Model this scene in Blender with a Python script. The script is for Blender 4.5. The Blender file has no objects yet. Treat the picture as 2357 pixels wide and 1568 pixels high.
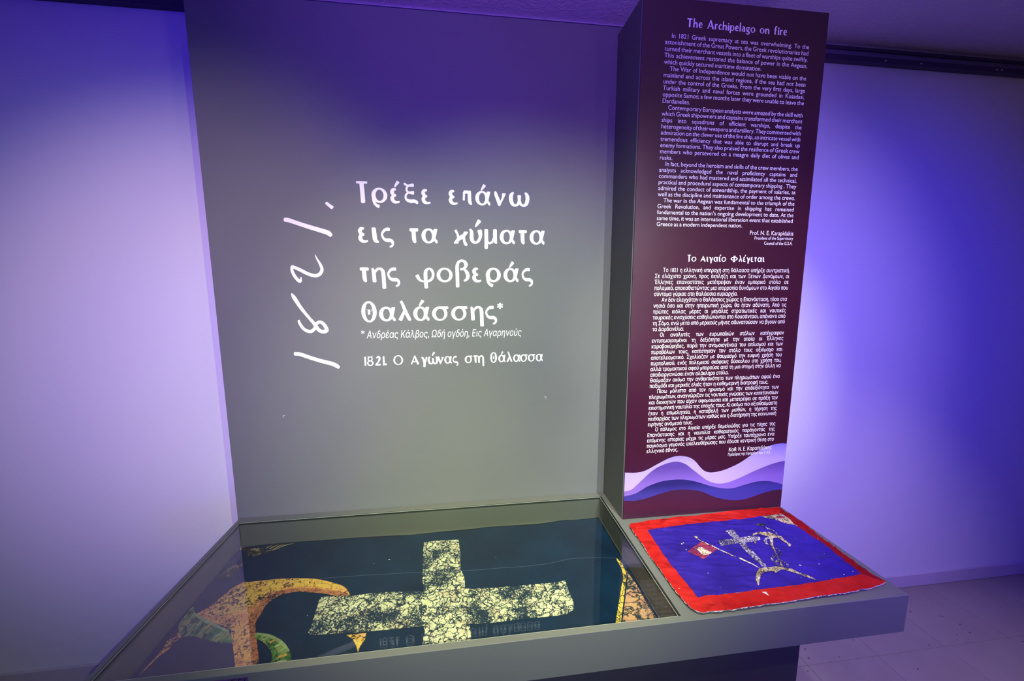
import bpy, math, random, json
import numpy as np
from mathutils import Vector, Matrix, noise
from mathutils.geometry import delaunay_2d_cdt

# ------------------------------------------------------------------ data: metres on the surfaces of the place
D = json.loads(r'''{"CAM":{"loc":[0.87875,-1.52954,0.88891],"right":[0.99182,-0.127632,-0.00183],"up":[0.019218,0.135143,0.99064],"fwd":[0.126191,0.982571,-0.13649],"lens":13.7021},"HEAD":[["Τρέξεεπάνω",[0.5072,0.5609,0.6271,0.6751,0.7385,0.838,0.8893,0.9369,1.0082,1.0648],1.1939,0.0522],["ειςταϰύματα",[0.5067,0.5554,0.588,0.6894,0.7343,0.8534,0.9114,0.9694,1.0282,1.0998,1.1446],1.0516,0.0544],["τηςφοβεράς",[0.5042,0.5472,0.6041,0.7065,0.7862,0.8573,0.9211,0.9733,1.0423,1.1133],0.907,0.0545],["θαλάσσης*",[0.503,0.5673,0.6377,0.694,0.7646,0.8376,0.9116,0.9695,1.0166],0.7597,0.0555],["1821.ΟΑγώναςστηθάλασσα",[0.5035,0.5149,0.5438,0.5718,0.5809,0.6125,0.6777,0.7174,0.743,0.7816,0.8068,0.839,0.8865,0.9204,0.9382,0.9873,1.0197,1.053,1.0794,1.1077,1.139,1.1718],0.5895,0.0303]],"SUB":[0.5172,1.1122,0.6955,0.0178],"SUBSTAR":[0.4996,0.7192],"HW":[[[0.4029,1.1889,0.0104],[0.4123,1.181,0.0112],[0.4222,1.1732,0.0128]],[[0.2579,1.1273,0.0141],[0.2703,1.1264,0.0149],[0.3048,1.1149,0.0142],[0.3435,1.1026,0.0151],[0.3826,1.0909,0.016],[0.4022,1.0843,0.0169],[0.4118,1.0757,0.0137]],[[0.3525,1.0059,0.002],[0.358,0.9914,0.0056],[0.3676,0.9727,0.0089],[0.3729,0.9538,0.0114],[0.3645,0.937,0.0122],[0.3479,0.9306,0.0121],[0.3241,0.9369,0.0121],[0.297,0.9514,0.012],[0.2777,0.9605,0.0112],[0.2706,0.9618,0.0103],[0.2695,0.9472,0.0104],[0.2773,0.9284,0.0112],[0.2883,0.9137,0.012],[0.295,0.9116,0.0104],[0.2988,0.9255,0.0032]],[[0.2619,0.8652,0.0056],[0.2696,0.8503,0.0137],[0.291,0.8117,0.0122],[0.317,0.7748,0.0106],[0.332,0.7551,0.0123],[0.3449,0.7331,0.0132],[0.3588,0.7241,0.0132],[0.3748,0.7283,0.0141],[0.3686,0.7481,0.0124],[0.355,0.76,0.0115],[0.3423,0.755,0.0115],[0.3305,0.7333,0.0115],[0.3156,0.7249,0.0123],[0.2957,0.7339,0.0114],[0.2828,0.7536,0.0098],[0.2789,0.7667,0.0081]],[[0.2564,0.6421,0.0139],[0.2747,0.6399,0.014],[0.3108,0.6257,0.0141],[0.3515,0.6113,0.0142],[0.3844,0.6014,0.0151],[0.4008,0.5933,0.0152],[0.4096,0.5859,0.0118]]],"MARKS":[[0.1963,1.249],[1.2163,1.283],[1.2173,0.5428]],"WAVES":[[[1.4847,0.1917],[1.5214,0.1885],[1.561,0.1948],[1.612,0.2197],[1.6554,0.2391],[1.6956,0.2455],[1.7372,0.2362],[1.7631,0.2184],[1.79,0.1881],[1.8119,0.1736],[1.8416,0.1691],[1.8916,0.1775],[1.9534,0.2025],[2.0144,0.2402],[2.0768,0.2655],[2.1241,0.272],[2.1541,0.2695]],[[1.4846,0.1153],[1.5083,0.1217],[1.543,0.1516],[1.5892,0.1929],[1.6324,0.2143],[1.6807,0.2234],[1.7181,0.213],[1.7484,0.1908],[1.7878,0.1595],[1.8231,0.1344],[1.8621,0.1213],[1.9045,0.1225],[1.9588,0.1397],[2.0213,0.1649],[2.0846,0.186],[2.1318,0.1965],[2.1516,0.1965]],[[1.4854,0.0957],[1.525,0.1042],[1.5721,0.1293],[1.624,0.1452],[1.6768,0.1498],[1.7264,0.1464],[1.7771,0.1334],[1.8331,0.1129],[1.8893,0.0993],[1.9322,0.0975],[1.983,0.1087],[2.0343,0.1178],[2.0782,0.1169],[2.1142,0.1088],[2.1463,0.0981]],[[1.4861,0.0777],[1.5263,0.0747],[1.5744,0.0821],[1.6266,0.0967],[1.6793,0.1061],[1.7373,0.1052],[1.7967,0.0926],[1.8491,0.0678],[1.9016,0.0512],[1.9452,0.0449],[1.9884,0.0468],[2.0525,0.0633],[2.0999,0.074],[2.144,0.0768]]],"SN":[[[0.2791,-0.4562,0.006],[0.3201,-0.47,0.008],[0.3636,-0.4963,0.008],[0.3942,-0.5265,0.006]],[[0.0542,-0.356,0.004],[0.0983,-0.3853,0.009],[0.1541,-0.4167,0.008],[0.1961,-0.4382,0.005]]],"DAB":[[[0.3092,-0.481,0.007],[0.3186,-0.4768,0.007]],[[0.3324,-0.4922,0.008],[0.343,-0.4854,0.008]],[[0.353,-0.5082,0.008],[0.3648,-0.4991,0.008]],[[0.3672,-0.5256,0.007],[0.3814,-0.5171,0.007]],[[0.3753,-0.5418,0.007],[0.3939,-0.5367,0.007]],[[0.3786,-0.5569,0.008],[0.3992,-0.5547,0.008]],[[0.0946,-0.4045,0.006],[0.0993,-0.387,0.006]],[[0.1236,-0.4201,0.008],[0.1318,-0.4064,0.008]],[[0.1694,-0.4517,0.009],[0.1814,-0.4449,0.009]],[[0.0582,-0.3816,0.006],[0.0585,-0.3629,0.006]],[[0.0605,-0.4001,0.005],[0.0629,-0.3853,0.005]]],"FTH":[[[0.1271,-0.0603,0.005],[0.1331,-0.0303,0.005],[0.1418,-0.0047,0.001]],[[0.1418,-0.0722,0.005],[0.1518,-0.0353,0.005],[0.1649,-0.0023,0.001]],[[0.1567,-0.0816,0.005],[0.1687,-0.0415,0.005],[0.1837,-0.0048,0.001]],[[0.1695,-0.0759,0.004],[0.1841,-0.037,0.004],[0.2019,-0.0017,0.001]],[[0.1757,-0.0616,0.004],[0.1952,-0.0252,0.004],[0.218,0.0073,0.001]],[[0.1343,-0.086,0.003],[0.1539,-0.0788,0.003],[0.176,-0.0767,0.001]],[[0.0335,-0.0327,0.004],[0.0308,-0.0089,0.004],[0.031,0.0098,0.001]],[[0.0368,-0.0484,0.003],[0.0337,-0.0302,0.003],[0.0334,-0.0172,0.001]]],"EYE":[[0.0798,-0.0641,0.006],[0.0932,-0.0634,0.006]],"M1":{"cross":[[0.7165,-0.1113],[0.7809,-0.1074],[0.848,-0.1109],[0.8566,-0.1964],[0.8568,-0.2721],[0.87,-0.3174],[0.8711,-0.3585],[0.8763,-0.3659],[0.9652,-0.3745],[1.0436,-0.375],[1.1632,-0.3785],[1.2071,-0.3735],[1.2047,-0.4189],[1.2078,-0.463],[1.2042,-0.4924],[1.1728,-0.5079],[1.1138,-0.5087],[1.025,-0.5058],[0.9472,-0.5081],[0.8849,-0.5033],[0.8846,-0.5161],[0.8884,-0.5681],[0.8923,-0.5979],[0.7531,-0.5935],[0.7525,-0.5648],[0.7555,-0.507],[0.7492,-0.4924],[0.6583,-0.4925],[0.543,-0.4893],[0.4344,-0.4816],[0.4251,-0.4739],[0.4268,-0.4523],[0.4216,-0.4135],[0.4151,-0.3594],[0.416,-0.3415],[0.5049,-0.3482],[0.5964,-0.3466],[0.6715,-0.3502],[0.7266,-0.3554],[0.7381,-0.3604],[0.7288,-0.2989],[0.7186,-0.1783]],"anchor":[[0.5019,-0.337],[0.4738,-0.3027],[0.4292,-0.2787],[0.385,-0.2595],[0.3427,-0.2483],[0.2641,-0.2408],[0.1888,-0.2401],[0.1525,-0.2409],[0.1342,-0.2401],[0.1113,-0.2646],[0.0974,-0.3019],[0.084,-0.337],[0.0649,-0.3646],[0.1166,-0.3923],[0.1805,-0.4224],[0.2101,-0.4515],[0.2429,-0.5023],[0.2718,-0.5489],[0.2823,-0.5668],[0.3445,-0.5749],[0.3313,-0.5519],[0.2967,-0.4916],[0.2588,-0.4227],[0.2574,-0.3856],[0.2589,-0.3464],[0.2796,-0.316],[0.2941,-0.3125],[0.3279,-0.3067],[0.3746,-0.3154],[0.4183,-0.326],[0.4633,-0.3418],[0.5003,-0.3442]],"anchor_hi":[[0.4749,-0.3066],[0.4301,-0.2815],[0.386,-0.2626],[0.3438,-0.2515],[0.2655,-0.2442],[0.1903,-0.2433],[0.1446,-0.2442],[0.1294,-0.2689],[0.1165,-0.3053],[0.0976,-0.3388],[0.0877,-0.3636],[0.1288,-0.3721],[0.1755,-0.3686],[0.2084,-0.3483],[0.2245,-0.3159],[0.2654,-0.2904],[0.3298,-0.2838],[0.4025,-0.2971],[0.4569,-0.3192]],"anchor_arm":[[0.0463,-0.4085],[0.0672,-0.425],[0.0775,-0.4341],[0.07,-0.4484],[0.0652,-0.4781],[0.0558,-0.4936],[0.0513,-0.5178],[0.0455,-0.5416],[0.0433,-0.5414],[0.0472,-0.5039],[0.0494,-0.4785],[0.043,-0.4449],[0.0406,-0.4162]],"snake_l":[[0.0356,-0.3287],[0.056,-0.353],[0.0953,-0.3787],[0.1204,-0.3989],[0.1857,-0.4297],[0.2187,-0.4632],[0.2292,-0.4787],[0.1836,-0.4714],[0.1299,-0.4516],[0.1033,-0.4417],[0.0746,-0.4394],[0.0565,-0.421],[0.0407,-0.3999],[0.0343,-0.3735],[0.033,-0.35]],"snake_r":[[0.2711,-0.4516],[0.3128,-0.4646],[0.362,-0.4931],[0.3964,-0.5256],[0.4141,-0.5548],[0.4228,-0.5757],[0.3695,-0.5746],[0.3608,-0.5509],[0.3539,-0.5302],[0.3305,-0.5033],[0.3024,-0.4815],[0.2832,-0.4719]],"head":[[0.1193,-0.0708],[0.1238,-0.0845],[0.1238,-0.0961],[0.1193,-0.1042],[0.1109,-0.1083],[0.0995,-0.1078],[0.0862,-0.103],[0.0723,-0.0941],[0.0593,-0.0821],[0.0486,-0.0682],[0.0412,-0.0537],[0.0382,-0.0404],[0.04,-0.0296],[0.0464,-0.0228],[0.0569,-0.0207],[0.0701,-0.0236],[0.0846,-0.0312],[0.0986,-0.0425],[0.1107,-0.0562]],"wing_r":[[0.1153,-0.0501],[0.107,-0.0136],[0.1316,0.0075],[0.1773,0.0126],[0.2303,0.0112],[0.2094,-0.0136],[0.1882,-0.0453],[0.1667,-0.073],[0.1545,-0.0911],[0.1323,-0.0954]],"wing_l":[[0.0266,0.0213],[0.0202,0.0085],[0.0282,-0.032],[0.0396,-0.0538],[0.0376,-0.0193]],"leaf":[[0.0838,-0.1379],[0.0622,-0.144],[0.0455,-0.1628],[0.0382,-0.1901],[0.0453,-0.2154],[0.0639,-0.2098],[0.0851,-0.2016],[0.0909,-0.1773]],"tip":[[0.5352,-0.4939],[0.59,-0.4945],[0.5915,-0.5165],[0.5833,-0.5356],[0.5819,-0.5536],[0.5727,-0.5342],[0.5566,-0.51]],"chain":[[1.418,-0.2955],[1.4282,-0.3028],[1.4262,-0.3446],[1.4198,-0.3785],[1.3984,-0.4187],[1.3641,-0.4835],[1.3371,-0.5338],[1.3198,-0.5669],[1.3074,-0.5919],[1.2902,-0.5896],[1.3033,-0.5668],[1.3262,-0.5238],[1.3555,-0.4726],[1.3864,-0.4172],[1.4061,-0.3815],[1.416,-0.3432]],"pink":[[1.4276,-0.3533],[1.4363,-0.4171],[1.4353,-0.4636],[1.4339,-0.5052],[1.4391,-0.5605],[1.4393,-0.5977],[1.3074,-0.5919],[1.3233,-0.5665],[1.3416,-0.5344],[1.3688,-0.4841],[1.4035,-0.4194],[1.425,-0.3791]],"shade":[[0.5,-0.343],[0.4631,-0.34],[0.4174,-0.3259],[0.375,-0.3149],[0.3281,-0.3069],[0.2947,-0.3126],[0.2795,-0.3169],[0.2592,-0.3465],[0.2575,-0.3857],[0.2601,-0.4216],[0.2992,-0.4932],[0.3327,-0.5521],[0.3445,-0.5749],[0.3245,-0.5723],[0.2935,-0.5134],[0.2526,-0.4398],[0.2342,-0.4077],[0.2327,-0.3598],[0.2426,-0.3271],[0.268,-0.2963],[0.3333,-0.2928],[0.4057,-0.3069],[0.4773,-0.3292]]},"EDGE1":[[0.033,-0.053],[0.0228,-0.021],[0.0284,0.0184],[0.0562,0.0341],[0.1134,0.0379],[0.2221,0.0403],[0.3248,0.0362],[0.4752,0.0223],[0.5965,0.0084],[0.6706,-0.011],[0.7654,-0.0114],[0.9284,-0.0102],[0.9702,-0.0053],[1.1711,-0.0173],[1.2781,-0.0026],[1.3534,-0.0151],[1.4076,-0.0115],[1.4504,-0.0187]],"FOLD1":[[0.3837,-0.2577],[0.4813,-0.2604],[0.6635,-0.2689],[0.7257,-0.275],[0.8613,-0.2854],[0.9929,-0.2878],[1.1193,-0.2913],[1.1967,-0.2838],[1.254,-0.274],[1.3276,-0.2782],[1.4193,-0.2925]],"OUT2":[[1.4804,-0.2552],[1.4933,-0.239],[1.5244,-0.2393],[1.6226,-0.2285],[1.742,-0.2256],[1.8673,-0.2197],[1.9632,-0.2148],[2.0685,-0.2113],[2.1307,-0.2195],[2.1306,-0.2411],[2.1357,-0.3306],[2.1225,-0.4332],[2.1209,-0.5134],[2.1185,-0.5743],[2.1262,-0.6224],[2.0707,-0.634],[1.977,-0.6433],[1.8794,-0.6449],[1.7483,-0.6506],[1.6644,-0.6537],[1.6237,-0.6572],[1.5596,-0.6574],[1.5293,-0.6521],[1.5146,-0.6549],[1.502,-0.6485],[1.49,-0.6374],[1.4802,-0.5771],[1.4804,-0.5201],[1.4799,-0.4897],[1.4788,-0.4166],[1.4812,-0.3312],[1.4789,-0.2897]],"BLUE2":[[1.535,-0.2906],[1.7105,-0.2766],[1.9122,-0.2694],[2.0971,-0.263],[2.0929,-0.3437],[2.0989,-0.4561],[2.0869,-0.5825],[1.9845,-0.5906],[1.8286,-0.5982],[1.6586,-0.6027],[1.5318,-0.6018],[1.5249,-0.4569]],"M2":{"eye":[[2.0052,-0.2691],[2.0532,-0.2642],[2.0998,-0.2634],[2.0971,-0.3028],[2.0928,-0.3437],[2.0663,-0.3198],[2.0362,-0.2948]],"cross_v":[[1.8114,-0.3334],[1.8264,-0.3303],[1.8442,-0.3314],[1.8332,-0.3812],[1.8318,-0.4416],[1.8266,-0.5031],[1.8224,-0.5156],[1.809,-0.5106],[1.8087,-0.4704],[1.8083,-0.4276],[1.8122,-0.398]],"cross_h":[[1.7462,-0.3835],[1.812,-0.3765],[1.8699,-0.3733],[1.9085,-0.3791],[1.8999,-0.3939],[1.8658,-0.3992],[1.8194,-0.4028],[1.7687,-0.4056],[1.7418,-0.4058]],"anchor_arm":[[1.8895,-0.3688],[1.912,-0.357],[1.9616,-0.3571],[1.9744,-0.3694],[1.9792,-0.3806],[1.9842,-0.3977],[1.982,-0.4253],[1.9828,-0.4324],[1.9696,-0.4418],[1.9719,-0.424],[1.9688,-0.3924],[1.9415,-0.3941],[1.939,-0.3803],[1.925,-0.3659],[1.9084,-0.365],[1.8904,-0.3731]],"shaft":[[1.938,-0.3916],[1.9487,-0.393],[1.923,-0.4253],[1.9031,-0.464],[1.8779,-0.5163],[1.875,-0.5259],[1.8671,-0.5255],[1.8827,-0.4932],[1.9015,-0.4564],[1.9125,-0.4278]],"crescent":[[1.7323,-0.59],[1.7442,-0.5652],[1.7599,-0.5459],[1.7865,-0.5241],[1.8076,-0.517],[1.8383,-0.5171],[1.8633,-0.5211],[1.8791,-0.5264],[1.8922,-0.5347],[1.903,-0.5505],[1.9158,-0.5663],[1.9263,-0.5875],[1.9038,-0.5709],[1.8881,-0.5502],[1.8699,-0.5366],[1.8504,-0.5356],[1.8279,-0.5439],[1.8273,-0.5358],[1.8031,-0.5374],[1.7848,-0.5414],[1.7574,-0.5639]],"pennant":[[1.6909,-0.3762],[1.719,-0.4214],[1.6413,-0.4621],[1.6139,-0.4166]],"pennant_fig":[[1.6442,-0.4097],[1.6661,-0.4082],[1.6758,-0.4175],[1.6908,-0.4339],[1.6698,-0.4459],[1.649,-0.4425],[1.6503,-0.4286],[1.6467,-0.4181]],"spear":[[1.6773,-0.3508],[1.6875,-0.3541],[1.6866,-0.3639],[1.6794,-0.359]],"bird":[[1.9435,-0.3128],[1.9574,-0.3123],[1.9744,-0.31],[1.9818,-0.3155],[1.9861,-0.3184],[1.9716,-0.3224],[1.9608,-0.3227],[1.9533,-0.3172]],"tip":[[1.8683,-0.3995],[1.8796,-0.3991],[1.871,-0.4114]]},"S2":[[[1.683,-0.3654,0.003],[1.6936,-0.3824,0.004],[1.719,-0.4214,0.005],[1.7583,-0.4689,0.005],[1.7938,-0.5198,0.0045]],[[1.9485,-0.391,0.006],[1.9233,-0.3937,0.008],[1.9109,-0.4041,0.009],[1.9064,-0.4154,0.008],[1.9145,-0.4223,0.005]],[[1.916,-0.4367,0.003],[1.922,-0.4517,0.005],[1.9163,-0.465,0.006],[1.9022,-0.4711,0.005],[1.8822,-0.4756,0.006],[1.8654,-0.4857,0.007],[1.8653,-0.495,0.006],[1.8739,-0.4972,0.003]],[[1.8725,-0.5223,0.004],[1.8639,-0.5145,0.006],[1.8652,-0.5012,0.007],[1.8776,-0.496,0.006],[1.8914,-0.5012,0.006],[1.8934,-0.515,0.007],[1.8889,-0.5228,0.004]],[[1.9722,-0.3323,0.004],[1.9722,-0.3446,0.007],[1.9805,-0.3488,0.004],[1.9846,-0.3644,0.006],[1.9803,-0.3786,0.003]]],"SP2":[[1.6177,-0.3755,0.006],[1.6243,-0.3733,0.004],[1.6143,-0.4076,0.004],[1.6374,-0.3933,0.002],[1.618,-0.5202,0.004],[1.5013,-0.2756,0.006],[1.6174,-0.5785,0.002],[1.4916,-0.619,0.004],[1.4953,-0.5667,0.003],[1.9272,-0.5278,0.009],[2.0568,-0.4859,0.003],[1.9939,-0.5292,0.004],[2.0304,-0.5782,0.004],[2.1153,-0.4613,0.005],[2.069,-0.5707,0.003],[1.9744,-0.5902,0.002],[2.0255,-0.406,0.0025],[2.0093,-0.4308,0.002],[1.8876,-0.5734,0.002],[2.1036,-0.4154,0.003]],"TRI2":[[1.7258,-0.6094],[1.7389,-0.6105],[1.7363,-0.626]]}''')
T = 0.844            # height of the case top above the floor
YW = 0.219           # face of the back wall (face of the grey backboard is y = 0)
CEIL = T + 1.985
random.seed(7)
sc = bpy.context.scene
COL = sc.collection

# ------------------------------------------------------------------ camera
c = D['CAM']
cam = bpy.data.cameras.new('camera'); cam.lens = c['lens']; cam.sensor_width = 36.0; cam.clip_start = .02
co = bpy.data.objects.new('camera', cam); COL.objects.link(co)
M = Matrix((c['right'], c['up'], [-v for v in c['fwd']])).transposed().to_4x4()
M.translation = Vector((c['loc'][0], c['loc'][1], c['loc'][2] + T))
co.matrix_world = M
sc.camera = co

# ------------------------------------------------------------------ world, lights, exposure
sc.view_settings.view_transform = 'Standard'; sc.view_settings.look = 'None'
sc.view_settings.gamma = 1; sc.view_settings.use_curve_mapping = False
sc.view_settings.exposure = 0.0
w = bpy.data.worlds.new('world'); sc.world = w; w.use_nodes = True
w.node_tree.nodes['Background'].inputs[0].default_value = (.02, .01, .10, 1)
w.node_tree.nodes['Background'].inputs[1].default_value = .3

def spot(name, loc, to, power, col, size=60, blend=1.0, rad=.02):
    l = bpy.data.lights.new(name, 'SPOT'); l.energy = power; l.color = col
    l.spot_size = math.radians(size); l.spot_blend = blend; l.shadow_soft_size = rad
    o = bpy.data.objects.new(name, l); COL.objects.link(o); o.location = loc
    o.rotation_euler = (Vector(to) - Vector(loc)).to_track_quat('-Z', 'Y').to_euler()
    return o
def area(name, loc, to, power, col, sx, sy):
    l = bpy.data.lights.new(name, 'AREA'); l.energy = power; l.color = col
    l.shape = 'RECTANGLE'; l.size = sx; l.size_y = sy
    o = bpy.data.objects.new(name, l); COL.objects.link(o); o.location = loc
    o.rotation_euler = (Vector(to) - Vector(loc)).to_track_quat('-Z', 'Y').to_euler()
    return o
A_ = (1.84, -2.67, T+1.845)          # track spots just under the ceiling, right of the viewer
C_ = (1.0, -2.6, T+1.85)             # and above the viewer
spot('spot_wall_left', A_, (-.35, .2, T+.35), 92, (.80, 1.0, .06), 46, 1.0, .012)
spot('spot_panel_right', A_, (1.1, 0, T+.30), 95, (.45, 1.0, .80), 40, 1.0, .012)
spot('spot_wall_right', A_, (2.15, .2, T+.6), 120, (.86, .62, 1.0), 50, 1.0, .012)
spot('spot_column', A_, (2.0, .2, T+.45), 262, (1.0, .98, .38), 32, 1.0, .012)
spot('spot_blue_right', A_, (2.9, .2, T+.28), 275, (.014, .002, 1.0), 62, 1.0, .02)
spot('spot_case', C_, (1.1, 0, T+.42), 330, (1.0, .96, .62), 46, 1.0, .012)
spot('spot_case_wide', C_, (.9, 0, T+.35), 36, (.5, 1.0, .5), 50, 1.0, .012)
spot('spot_left_pink', C_, (-.12, .2, T+.66), 205, (.93, .66, .94), 39, 1.0, .012)
spot('spot_left_blue', C_, (-.3, .2, T+.2), 62, (.02, .01, 1.0), 32, 1.0, .012)
spot('spot_panel', C_, (.4, 0, T+.6), 75, (1.0, .87, .56), 36, 1.0, .012)
spot('spot_right_blue', C_, (2.2, .2, T+.3), 85, (.03, .01, 1.0), 44, 1.0, .012)
spot('spot_blue_left', (1.0, -2.9, T+1.6), (-.2, .2, T+1.0), 150, (.06, .015, 1.0), 60, 1.0, .25)
spot('fill_far_left', (-1.2, -2.2, T+1.83), (-.5, .2, T+.4), 10, (.30, .08, 1.0), 50, 1.0, .02)  # weak fill added for the left wall, not a fixture of the room
spot('spot_over_flag', (1.6, -1.0, T+1.9), (1.58, -.42, T), 92, (1.0, .99, .66), 40, 1.0, .02)
spot('spot_over_well', (.85, -.95, T+1.9), (.92, -.42, T), 150, (1.0, .97, .62), 45, 1.0, .02)
spot('spot_floor', (3.2, -1.8, T+1.85), (2.7, -.5, 0), 95, (1.0, .74, .72), 62, 1.0, .02)
spot('fill_ceiling', (.7, -2.5, T+.9), (1.15, -.35, CEIL), 215, (.27, .105, 1.0), 56, 1.0, .05)  # unseen fill added to brighten the plaster overhead, no fixture stands here
spot('fill_blue_low', (1.4, -3.2, T+.2), (1.4, .2, T+.05), 70, (.002, .001, 1.0), 92, 1.0, .25)  # added low fill, raises the blue on the lower walls and case front
area('board_glow_fill', (2.6, -2.9, T+.85), (1.5, -.2, T+.85), 3.2, (1.0, .70, .95), .26, 1.5)  # unseen area light added to put the glow on the board's left edge


# ------------------------------------------------------------------ materials
def mat(name, col, rough=.5, spec=.5, metal=0.0, noise_amt=0.0, noise_scale=8, bump=0.0, bump_scale=60, sheen=0):
    m = bpy.data.materials.new(name); m.use_nodes = True
    nt = m.node_tree; b = nt.nodes['Principled BSDF']
    b.inputs['Base Color'].default_value = (*col, 1); b.inputs['Roughness'].default_value = rough
    b.inputs['Specular IOR Level'].default_value = spec; b.inputs['Metallic'].default_value = metal
    if sheen: b.inputs['Sheen Weight'].default_value = sheen
    tc = nt.nodes.new('ShaderNodeTexCoord')
    if noise_amt:
        n = nt.nodes.new('ShaderNodeTexNoise'); n.inputs['Scale'].default_value = noise_scale; n.inputs['Detail'].default_value = 6
        nt.links.new(tc.outputs['Object'], n.inputs['Vector'])
        r = nt.nodes.new('ShaderNodeValToRGB'); e = r.color_ramp.elements
        e[0].position = .3; e[1].position = .7
        e[0].color = (*[max(0, v*(1-noise_amt)) for v in col], 1); e[1].color = (*[min(1, v*(1+noise_amt)) for v in col], 1)
        nt.links.new(n.outputs['Fac'], r.inputs['Fac']); nt.links.new(r.outputs['Color'], b.inputs['Base Color'])
    if bump:
        n = nt.nodes.new('ShaderNodeTexNoise'); n.inputs['Scale'].default_value = bump_scale; n.inputs['Detail'].default_value = 5
        nt.links.new(tc.outputs['Object'], n.inputs['Vector'])
        bp = nt.nodes.new('ShaderNodeBump'); bp.inputs['Strength'].default_value = bump; bp.inputs['Distance'].default_value = .004
        nt.links.new(n.outputs['Fac'], bp.inputs['Height']); nt.links.new(bp.outputs['Normal'], b.inputs['Normal'])
    return m

def crackle(name, cols, dark, vor=45, crack=.10, flake=.50, flake_scale=260, rough=.6, stretch=(1, 1, 1)):
    """cracked old paint: patches of cols, the cloth's dark showing through cracks and flaked-off spots"""
    m = bpy.data.materials.new(name); m.use_nodes = True
    nt = m.node_tree; N = nt.nodes; L = nt.links; b = N['Principled BSDF']; b.inputs['Roughness'].default_value = rough; b.inputs['Specular IOR Level'].default_value = .15
    tc = N.new('ShaderNodeTexCoord'); mp = N.new('ShaderNodeMapping'); mp.inputs['Scale'].default_value = stretch
    L.new(tc.outputs['Object'], mp.inputs['Vector'])
    wn = N.new('ShaderNodeTexNoise'); wn.inputs['Scale'].default_value = 22; wn.inputs['Detail'].default_value = 5
    L.new(mp.outputs[0], wn.inputs['Vector'])
    mx = N.new('ShaderNodeMix'); mx.data_type = 'RGBA'; mx.blend_type = 'LINEAR_LIGHT'; mx.inputs[0].default_value = .045
    L.new(mp.outputs[0], mx.inputs[6]); L.new(wn.outputs['Color'], mx.inputs[7])
    v = N.new('ShaderNodeTexVoronoi'); v.feature = 'DISTANCE_TO_EDGE'; v.inputs['Scale'].default_value = vor
    L.new(mx.outputs[2], v.inputs['Vector'])
    cr = N.new('ShaderNodeMapRange'); cr.inputs[1].default_value = crack*.35; cr.inputs[2].default_value = crack
    L.new(v.outputs['Distance'], cr.inputs[0])
    fn = N.new('ShaderNodeTexNoise'); fn.inputs['Scale'].default_value = flake_scale; fn.inputs['Detail'].default_value = 4; fn.inputs['Roughness'].default_value = .7
    L.new(mp.outputs[0], fn.inputs['Vector'])
    big = N.new('ShaderNodeTexNoise'); big.inputs['Scale'].default_value = 14; big.inputs['Detail'].default_value = 3
    L.new(mp.outputs[0], big.inputs['Vector'])
    ad = N.new('ShaderNodeMath'); ad.operation = 'ADD'; L.new(fn.outputs['Fac'], ad.inputs[0])
    sb = N.new('ShaderNodeMath'); sb.operation = 'MULTIPLY'; sb.inputs[1].default_value = .9; L.new(big.outputs['Fac'], sb.inputs[0]); L.new(sb.outputs[0], ad.inputs[1])
    fr = N.new('ShaderNodeMapRange'); fr.inputs[1].default_value = flake + .40; fr.inputs[2].default_value = flake + .48
    L.new(ad.outputs[0], fr.inputs[0])
    mu = N.new('ShaderNodeMath'); mu.operation = 'MULTIPLY'; L.new(cr.outputs[0], mu.inputs[0]); L.new(fr.outputs[0], mu.inputs[1])
    cn = N.new('ShaderNodeTexNoise'); cn.inputs['Scale'].default_value = 30; cn.inputs['Detail'].default_value = 4
    L.new(mp.outputs[0], cn.inputs['Vector'])
    r = N.new('ShaderNodeValToRGB'); e = r.color_ramp.elements
    while len(e) < len(cols): e.new(.5)
    for i, cc in enumerate(cols): e[i].position = .35 + .3*i/max(1, len(cols)-1); e[i].color = (*cc, 1)
    L.new(cn.outputs['Fac'], r.inputs['Fac'])
    fm = N.new('ShaderNodeMix'); fm.data_type = 'RGBA'; L.new(mu.outputs[0], fm.inputs[0]); fm.inputs[6].default_value = (*dark, 1); L.new(r.outputs['Color'], fm.inputs[7])
    L.new(fm.outputs[2], b.inputs['Base Color'])
    bp = N.new('ShaderNodeBump'); bp.inputs['Strength'].default_value = .3; bp.inputs['Distance'].default_value = .001
    L.new(mu.outputs[0], bp.inputs['Height']); L.new(bp.outputs['Normal'], b.inputs['Normal'])
    return m

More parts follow.
